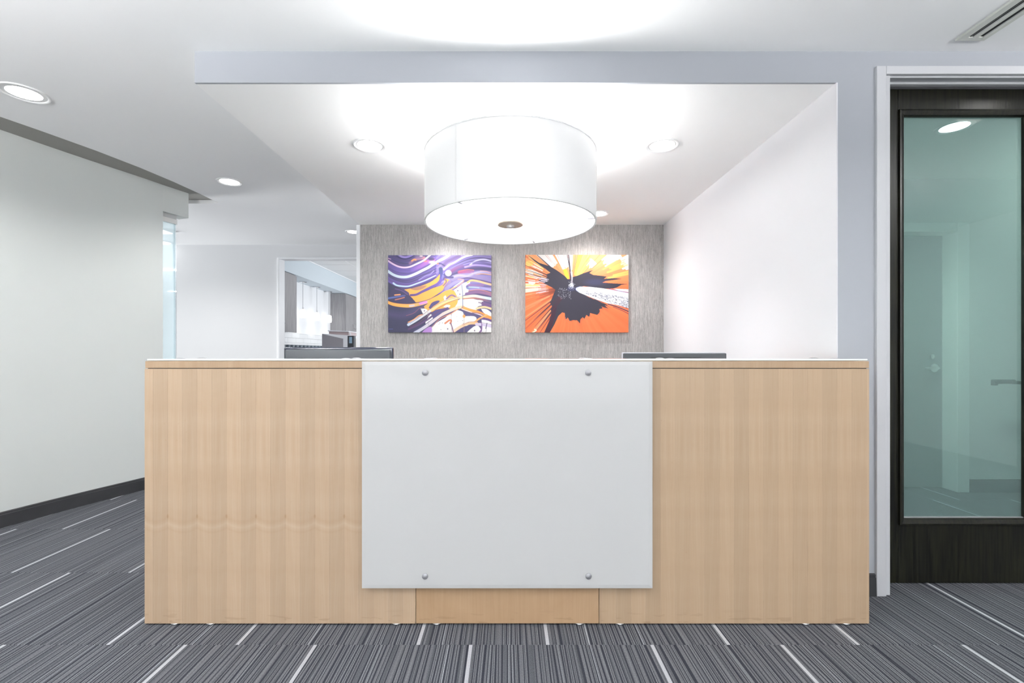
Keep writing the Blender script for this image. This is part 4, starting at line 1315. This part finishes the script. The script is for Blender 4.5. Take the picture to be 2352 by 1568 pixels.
def art_orange():
    A = Art(340, 254, 186, 170, 1614, 1212)
    cx, cy = 905, 655
    dx, dy = A.X - cx, A.Y - cy
    th = np.arctan2(dy, dx); rad = np.hypot(dx, dy)
    rs = np.random.RandomState(5)
    tab = rs.rand(720); tab2 = rs.rand(180)

    def fn(t, n, tb):
        q = (t / (2 * np.pi) + .5) * n
        i = np.floor(q).astype(int) % len(tb); j = (i + 1) % len(tb); f = q - np.floor(q)
        return tb[i] * (1 - f) + tb[j] * f
    s1 = fn(th, 720, tab); s2 = fn(th, 180, tab2)
    up = np.clip((650 - A.Y) / 500, 0, 1)[..., None]
    red, pale = lin3((250, 124, 78)), lin3((255, 182, 128))
    base = red * (1 - up) + pale * up
    base = base * (.86 + .2 * s2[..., None] + .08 * s1[..., None])
    A.img[:] = np.clip(base, 0, 1)
    r = random.Random(21)

    def ray(a, r0, r1, wd, col, w2=None, soft=1, alpha=1):
        ca, sa = math.cos(R(a)), math.sin(R(a))
        A.stroke([(cx + r0 * ca, cy + r0 * sa), (cx + r1 * ca, cy + r1 * sa)], wd, col, w2=w2, soft=soft, alpha=alpha, n=1)
    W_ = (253, 249, 245); Yw = (255, 214, 92)
    # left, lower left rays
    for i in range(60):
        ray(r.uniform(120, 262), r.uniform(350, 560), 1100, r.uniform(4, 26), r.choice([(255, 160, 112), (248, 118, 70), (255, 196, 150), (240, 104, 60)]), soft=3, alpha=.55)
    for i in range(34):
        ray(r.uniform(172, 215), r.uniform(480, 640), r.uniform(660, 800), r.uniform(10, 34), r.choice([W_, W_, (255, 228, 150), (255, 240, 220)]), soft=2, alpha=.85)
    # white fans at the top
    for a0, a1, ri, ro, nn in ((222, 238, 430, 760, 16), (243, 262, 300, 700, 14), (263, 272, 250, 700, 8), (305, 318, 420, 520, 10), (320, 330, 640, 900, 8), (332, 343, 880, 1000, 8)):
        for i in range(nn):
            a = a0 + (a1 - a0) * i / (nn - 1)
            ray(a, ri + r.uniform(-30, 30), ro, 2 * math.pi * ri / 360 * (a1 - a0) / nn * 1.6, W_, w2=2 * math.pi * ro / 360 * (a1 - a0) / nn * 1.5, soft=1)
    for i in range(26):
        ray(r.uniform(283, 312), r.uniform(170, 300), r.uniform(420, 640), r.uniform(10, 30), r.choice([Yw, (255, 226, 120), (255, 200, 90)]), soft=4, alpha=.8)
    for i in range(12):
        ray(r.uniform(330, 350), r.uniform(560, 700), r.uniform(800, 950), r.uniform(14, 30), r.choice([(255, 206, 110), (255, 184, 110)]), soft=4, alpha=.7)
    A.poly([(770, 400), (830, 400), (870, 530), (820, 530)], (250, 190, 70), True)
    A.poly([(205, 260), (290, 270), (300, 330), (230, 350), (190, 320)], (255, 222, 130), True, .9)
    for i in range(36):
        ray(r.uniform(180, 345), r.uniform(200, 500), r.uniform(600, 1200), r.uniform(2, 5), r.choice([(230, 90, 50), (244, 120, 70), (200, 70, 60)]), soft=1, alpha=.8)
    K = (62, 60, 72)
    # dark smoke rays
    for a, w1 in ((196, 8), (200, 6), (204, 8), (215, 10), (222, 14), (265, 7)):
        ray(a, 100, 820, 26, (70, 50, 62), w2=w1 * .5, soft=1.5)
    for a in (137, 143, 128, 124):
        ray(a, 300, 1000, 24, (96, 60, 66), w2=6, soft=3, alpha=.9)
    for i in range(16):
        ray(r.uniform(150, 172), 180, r.uniform(480, 640), r.uniform(16, 40), (110, 64, 58), w2=4, soft=12, alpha=.5)
    # splash, jagged outline
    out = [(225, 180), (290, 225), (385, 290), (480, 320), (570, 350), (660, 400), (720, 440), (800, 500), (850, 552), (900, 545), (835, 170), (845, 170), (900, 500), (930, 515), (1000, 495), (1100, 455), (1160, 435), (1245, 405), (1190, 455), (1250, 485), (1380, 498), (1460, 512), (1415, 545), (1580, 535), (1700, 545), (1560, 565), (1440, 580), (1390, 605), (1600, 618), (1800, 628), (1690, 640), (1620, 680), (1560, 698), (1400, 700), (1100, 660),
           (1000, 690), (1000, 740), (1180, 830), (1340, 900), (1490, 960), (1430, 960), (1480, 1010), (1370, 975), (1395, 1005), (1340, 1020), (1355, 1050), (1335, 1085), (1310, 1110), (1200, 1080), (1185, 1140), (1140, 1110), (1110, 1170), (1080, 1145), (1045, 1180), (1040, 1245), (1000, 1195), (930, 1190), (880, 1205), (850, 1150), (815, 1180), (800, 1080), (760, 1070), (700, 1130), (640, 1260), (570, 1382), (480, 1382), (560, 1200), (600, 1080), (580, 1030), (600, 970), (570, 920), (620, 800), (655, 715), (600, 680), (500, 630), (380, 565), (470, 540), (540, 520), (500, 480), (575, 450), (500, 390), (420, 340), (330, 270)]
    A.poly(out, K)
    for i in range(260):
        # fringe of short rays round the splash
        k = r.randrange(36, 60)
        p = out[k]; a = math.atan2(p[1] - cy, p[0] - cx) + r.uniform(-.06, .06); rr_ = math.hypot(p[0] - cx, p[1] - cy)
        ray(math.degrees(a), rr_ * .7, rr_ * r.uniform(.93, 1.06), r.uniform(3, 9), K, w2=1)
    A.stroke([(640, 1000), (600, 1180), (520, 1382)], 70, (70, 50, 66), (74, 48, 60), soft=6)
    for a, q in ((138, 800), (132, 860), (127, 900)):
        ray(a, 250, q, 26, (74, 54, 66), w2=4, soft=2)
    # white spray, left
    for i in range(30):
        ray(r.uniform(166, 196), r.uniform(360, 430), r.uniform(470, 570), r.uniform(2, 8), r.choice([(250, 235, 245), (230, 200, 215)]), soft=1.2, alpha=.85)
    # white tongue
    A.poly([(975, 700), (990, 680), (1040, 668), (1200, 672), (1400, 695), (1600, 730), (1810, 770), (1810, 1010), (1650, 960), (1480, 930), (1300, 870), (1150, 810), (1030, 760), (985, 730)], (240, 241, 246))
    A.stroke([(1040, 755), (985, 725), (980, 690), (1040, 668)], 7, (150, 160, 220), soft=2)
    A.stroke([(1500, 705), (1650, 735), (1810, 765)], 8, (90, 100, 170), soft=2)
    A.poly([(1560, 698), (1810, 710), (1810, 755), (1640, 730)], (226, 226, 236))
    for i in range(520):
        t = r.random() ** .6
        x = 1050 + 750 * t; hw = 30 + 120 * t
        yc = 720 + (x - 1050) * .215
        y = yc + r.uniform(-.3, 1) * hw
        A.stroke([(x, y), (x + r.uniform(4, 24), y + r.uniform(2, 9))], r.uniform(2, 5), r.choice([(60, 60, 80), (110, 112, 140), (90, 90, 110)]), n=1)
    A.stroke([(1480, 940), (1640, 990), (1810, 1060)], 16, (60, 56, 84), soft=2)
    A.stroke([(1560, 985), (1700, 1040), (1810, 1100)], 8, (56, 50, 80), soft=1.5)
    A.stroke([(1600, 955), (1720, 1010), (1810, 1035)], 6, (250, 150, 120), soft=1)
    # speckles and centre sparkle
    for i in range(150):
        x, y = r.gauss(905, 20), r.gauss(650, 22)
        A.dot(x, y, 4, (230, 232, 246), .9)
    for i in range(90):
        A.dot(r.uniform(690, 900), r.uniform(690, 860), r.uniform(2, 4), (214, 214, 226), .8)
    A.stroke([(905, 440), (915, 520), (912, 620)], 26, (240, 226, 240), w2=10, soft=5, alpha=.85)
    A.dot(905, 700, 60, (74, 78, 120), .5, 34, .8)
    A.dot(1290, 600, 160, (74, 76, 110), .45, 50, .9)
    A.stroke([(330, 1335), (352, 1352), (300, 1382)], 20, (255, 236, 210), soft=2)
    return A.final()


def art_mat(name):
    m, nt, b = new_mat(name)
    at = N(nt, 'ShaderNodeVertexColor'); at.layer_name = 'print'
    nt.links.new(at.outputs[0], b.inputs['Base Color'])
    b.inputs['Roughness'].default_value = .6
    b.inputs['Specular IOR Level'].default_value = .25
    tc = N(nt, 'ShaderNodeTexCoord'); no = N(nt, 'ShaderNodeTexNoise'); no.inputs['Scale'].default_value = 900
    nt.links.new(tc.outputs['Object'], no.inputs['Vector'])
    bp = N(nt, 'ShaderNodeBump'); bp.inputs['Strength'].default_value = .12; bp.inputs['Distance'].default_value = .0006
    nt.links.new(no.outputs[0], bp.inputs['Height']); nt.links.new(bp.outputs[0], b.inputs['Normal'])
    return m


def canvas(x0, x1, z0, z1, img, label):
    yf, yb = 4.632, 4.668
    root = empty('canvas_print', ((x0 + x1) / 2, yb, (z0 + z1) / 2), label, 'wall art')
    h, w_, _ = img.shape
    gx_ = np.linspace(x0, x1, w_ + 1); gz_ = np.linspace(z1, z0, h + 1)
    VX, VZ = np.meshgrid(gx_, gz_)
    co = np.stack([VX, np.full(VX.shape, yf), VZ], -1).reshape(-1, 3)
    # wrapped edges: extra ring at the back
    idx = np.arange((h + 1) * (w_ + 1)).reshape(h + 1, w_ + 1)
    faces = np.stack([idx[:-1, :-1], idx[1:, :-1], idx[1:, 1:], idx[:-1, 1:]], -1).reshape(-1, 4)
    me = bpy.data.meshes.new('printed_face')
    me.vertices.add(len(co)); me.vertices.foreach_set('co', co.ravel())
    me.loops.add(faces.size); me.polygons.add(len(faces))
    me.loops.foreach_set('vertex_index', faces.ravel())
    me.polygons.foreach_set('loop_start', np.arange(0, faces.size, 4))
    me.polygons.foreach_set('loop_total', np.full(len(faces), 4))
    me.update(calc_edges=True)
    ca = me.color_attributes.new('print', 'FLOAT_COLOR', 'CORNER')
    cc = np.ones((len(faces), 4, 4)); cc[..., :3] = (img.reshape(-1, 3) * .93)[:, None, :]
    ca.data.foreach_set('color', cc.astype(np.float32).ravel())
    mt = art_mat('canvas_print_ink')
    me.materials.append(mt)
    o = bpy.data.objects.new('printed_face', me); COL.objects.link(o); put(o, root)
    # sides
    sd = bmesh.new()
    lay = sd.loops.layers.float_color.new('print')

    def side(pts0, pts1, cols):
        A_ = [sd.verts.new(p) for p in pts0]; B_ = [sd.verts.new(p) for p in pts1]
        for i in range(len(A_) - 1):
            f = sd.faces.new((A_[i], A_[i + 1], B_[i + 1], B_[i]))
            for l in f.loops:
                l[lay] = tuple(cols[min(i, len(cols) - 1)]) + (1,)
    side([(x, yf, z1) for x in gx_], [(x, yb, z1) for x in gx_], img[0] * .9)
    side([(x, yf, z0) for x in gx_], [(x, yb, z0) for x in gx_], img[-1] * .9)
    side([(x0, yf, z) for z in gz_], [(x0, yb, z) for z in gz_], img[:, 0] * .9)
    side([(x1, yf, z) for z in gz_], [(x1, yb, z) for z in gz_], img[:, -1] * .9)
    bmesh.ops.remove_doubles(sd, verts=sd.verts[:], dist=.0001)
    bmesh.ops.recalc_face_normals(sd, faces=sd.faces[:])
    me2 = bpy.data.meshes.new('wrapped_edge'); sd.to_mesh(me2); sd.free(); me2.materials.append(mt)
    o2 = bpy.data.objects.new('wrapped_edge', me2); COL.objects.link(o2); put(o2, root)
    return root


kx = 4.632 / 1080
canvas((891.5 - 1167) * kx, (1128.5 - 1167) * kx, H + (809 - 763) * kx, H + (809 - 586) * kx, art_purple(), 'abstract canvas print of purple and amber paint swirls')
canvas((1207 - 1167) * kx, (1443.5 - 1167) * kx, H + (809 - 763) * kx, H + (809 - 585) * kx, art_orange(), 'abstract canvas print with a dark splash on orange rays')


# ------------------------------------------------------------------ kitchen seen through the doorway
def wall_cabinet(y0, y1, z0, z1, label, handle_y):
    root = empty('wall_cabinet', (KX, (y0 + y1) / 2, z0), label, 'cabinet')
    MB().box(KX + .002, -3.32, y0, y1, z0, z1).build('body', M['cabinet'], root)
    nd = max(1, round((y1 - y0) / .45)); dw = (y1 - y0) / nd
    for i in range(nd):
        d = MB().box(-3.32, -3.30, y0 + i * dw + .002, y0 + (i + 1) * dw - .002, z0 - .01, z1 - .02, bev=.002).build('door', M['cabinet'], root)
        hy = y0 + (i + 1) * dw - .05 if i % 2 == 0 else y0 + i * dw + .05
        MB().tube([(-3.30, hy, z0 + .06), (-3.275, hy, z0 + .08), (-3.268, hy, z0 + .12), (-3.275, hy, z0 + .16), (-3.30, hy, z0 + .18)], .005).build('handle', M['chrome'], d, smooth=True)
    return root


wall_cabinet(6.32, 7.345, 1.455, 2.340, 'grey laminate wall cabinet with a bow handle, nearest the kitchen doorway', 0)
wall_cabinet(9.58, 12.4, 1.56, 2.340, 'farther grey laminate wall cabinet beyond the pendant lights', 0)
# worktop and base units
cb = empty('base_cabinet', (KX, 9.3, 0), 'grey kitchen base cabinet run under a pale counter', 'cabinet')
MB().box(KX + .01, -3.04, 6.32, 12.4, .1, .88).build('body', M['cabinet'], cb)
MB().box(KX + .01, -3.08, 6.32, 12.4, 0, .1).build('plinth', M['dark_plastic'], cb)
for i in range(10):
    d = MB().box(-3.04, -3.022, 6.33 + i * .606, 6.33 + i * .606 + .598, .11, .87, bev=.002).build('door', M['cabinet'], cb)
    MB().tube([(-3.022, 6.43 + i * .606, .8), (-3.0, 6.45 + i * .606, .8), (-3.0, 6.55 + i * .606, .8), (-3.022, 6.57 + i * .606, .8)], .005).build('handle', M['chrome'], d)
wt = MB().box(KX + .002, -3.0, 6.315, 12.4, .88, .92, bev=.004).build('kitchen_counter', M['counter'])
tag(wt, 'pale kitchen counter below the white tile backsplash', 'counter')
# backsplash tiles
bs = struct(MB().box(KX, KX + .004, 6.32, 9.6, .92, 1.465).build('wall_backsplash', M['grout']), 'white subway tile backsplash')
bt0 = None
for r_ in range(7):
    for k in range(11):
        y = 6.5 + k * .30 + (.15 if r_ % 2 else 0)
        if y + .15 > 9.6:
            continue
        if bt0 is None:
            bt0 = MB().box(0, .008, -.148, .148, -.036, .036, bev=.0015, seg=1).build('tile', M['tile']); t = bt0
        else:
            t = bt0.copy(); COL.objects.link(t)
        t.location = (KX + .003, y, .96 + r_ * .0765)
        t.parent = bs
# pendants
for i, (y, lab) in enumerate(((8.0, 'nearest of three small frosted pendant lights in the kitchen'), (8.63, 'middle one of three small frosted pendant lights in the kitchen'), (9.27, 'farthest of three small frosted pendant lights in the kitchen'))):
    x = -3.49 - .02 * i
    p = empty('pendant_light', (x, y, 2.345), lab, 'pendant light', 'kitchen pendant lights')
    MB().lathe([(0, -.022), (.055, -.022), (.062, -.015), (.062, 0)], (x, y, 2.345), seg=28).build('canopy', M['chrome'], p, smooth=True)
    MB().tube([(x, y, 2.325), (x, y, 1.895)], .004, 8).build('cord', M['satin'], p, smooth=True)
    MB().lathe([(0, .03), (.011, .03), (.015, 0), (0, 0)], (x, y, 1.872), seg=16).build('socket', M['chrome'], p, smooth=True)
    MB().lathe([(.014, .0), (.042, -.012), (.050, -.07), (.050, -.115), (.043, -.145), (0, -.15)], (x, y, 1.874), seg=28).build('glass_shade', M['pendant_glass'], p, smooth=True)
    s_ = spot(p, -.66, 1.2, R(160))
# rack of small dark jars on the counter
rk = empty('pod_rack', (-3.5, 8.0, .92), 'low white rack of small dark pods on the kitchen counter', 'rack')
MB().box(-3.56, -3.40, 7.15, 8.95, 1.155, 1.17).box(-3.56, -3.545, 7.15, 8.95, .92, 1.27).box(-3.545, -3.40, 7.15, 7.165, .92, 1.155).box(-3.545, -3.40, 8.935, 8.95, .92, 1.155).build('rack_frame', M['bright_trim'], rk)
for i in range(12):
    y = 7.22 + i * .148
    for z in (1.171, 1.217):
        MB().lathe([(0, 0), (.045, 0), (.05, .04), (.04, .045), (0, .045)], (-3.46, y, z), seg=14).build('pod', M['pod'], rk, smooth=True)
# copier just inside the doorway
cp = empty('office_copier', (-2.54, 7.2, 0), 'white office copier with a grey side panel just inside the kitchen doorway', 'copier')
s = 6.9 / 1080


def kpx(px, py, Y):
    return ((px - 1167) * Y / 1080, H + (809 - py) * Y / 1080)


xa, za = kpx(740, 766, 6.9); xb, zb = kpx(798, 769.5, 6.9); xm, zm = kpx(788, 777.5, 6.9)
MB().extrude_y([(xa, .04), (xb, .04), (xb, zb), (xa, za)], 6.9, 7.5).build('body', M['copier_white'], cp)
MB().extrude_y([(xa + .002, .3), (xm, .3), (xm, zm), (xa + .002, za - .004)], 6.888, 6.9).build('side_panel', M['copier_grey'], cp)
MB().extrude_y([(xa + .08, za), (xb, zb), (xb, zb + .05), (xa + .08, za + .036)], 6.95, 7.4).build('feeder_tray', M['rose_plastic'], cp)
MB().extrude_y([(xa + .07, za + .036), (xb + .01, zb + .050), (xb + .01, zb + .062), (xa + .07, za + .052)], 6.93, 7.45).build('feeder_lid', M['copier_white'], cp)
MB().tube([(xb - .005, 6.93, zb + .055), (xb + .022, 6.93, zb + .045), (xb + .034, 6.93, zb + .02), (xb + .03, 6.93, zb - .005)], .007).build('lid_arm', M['copier_white'], cp, smooth=True)
pn = MB().box(xb, xb + .09, 6.91, 7.0, 1.17, 1.385, bev=.004).build('control_panel', M['dark_plastic'], cp)
sx0, sz0 = kpx(802, 788, 6.905); sx1, sz1 = kpx(808.5, 773.5, 6.905)
MB().box(sx0, sx1, 6.906, 6.911, sz0, sz1).build('screen', M['side_glass'] if False else plain('pale_blue_screen', (.28, .42, .55), .3), pn)
MB().box(xa + .05, xb - .05, 6.95, 7.45, 0, .04).build('foot', M['dark_plastic'], cp)
bx, bz = kpx(812.5, 777, 7.1)
cr = MB().box(bx, bx + .035, 7.1, 7.4, .9, bz, bev=.004).box(bx - .02, bx + .05, 7.08, 7.42, 0, .9, bev=.004).build('paper_stand', M['cream'])
tag(cr, 'narrow cream stand beside the copier', 'stand')
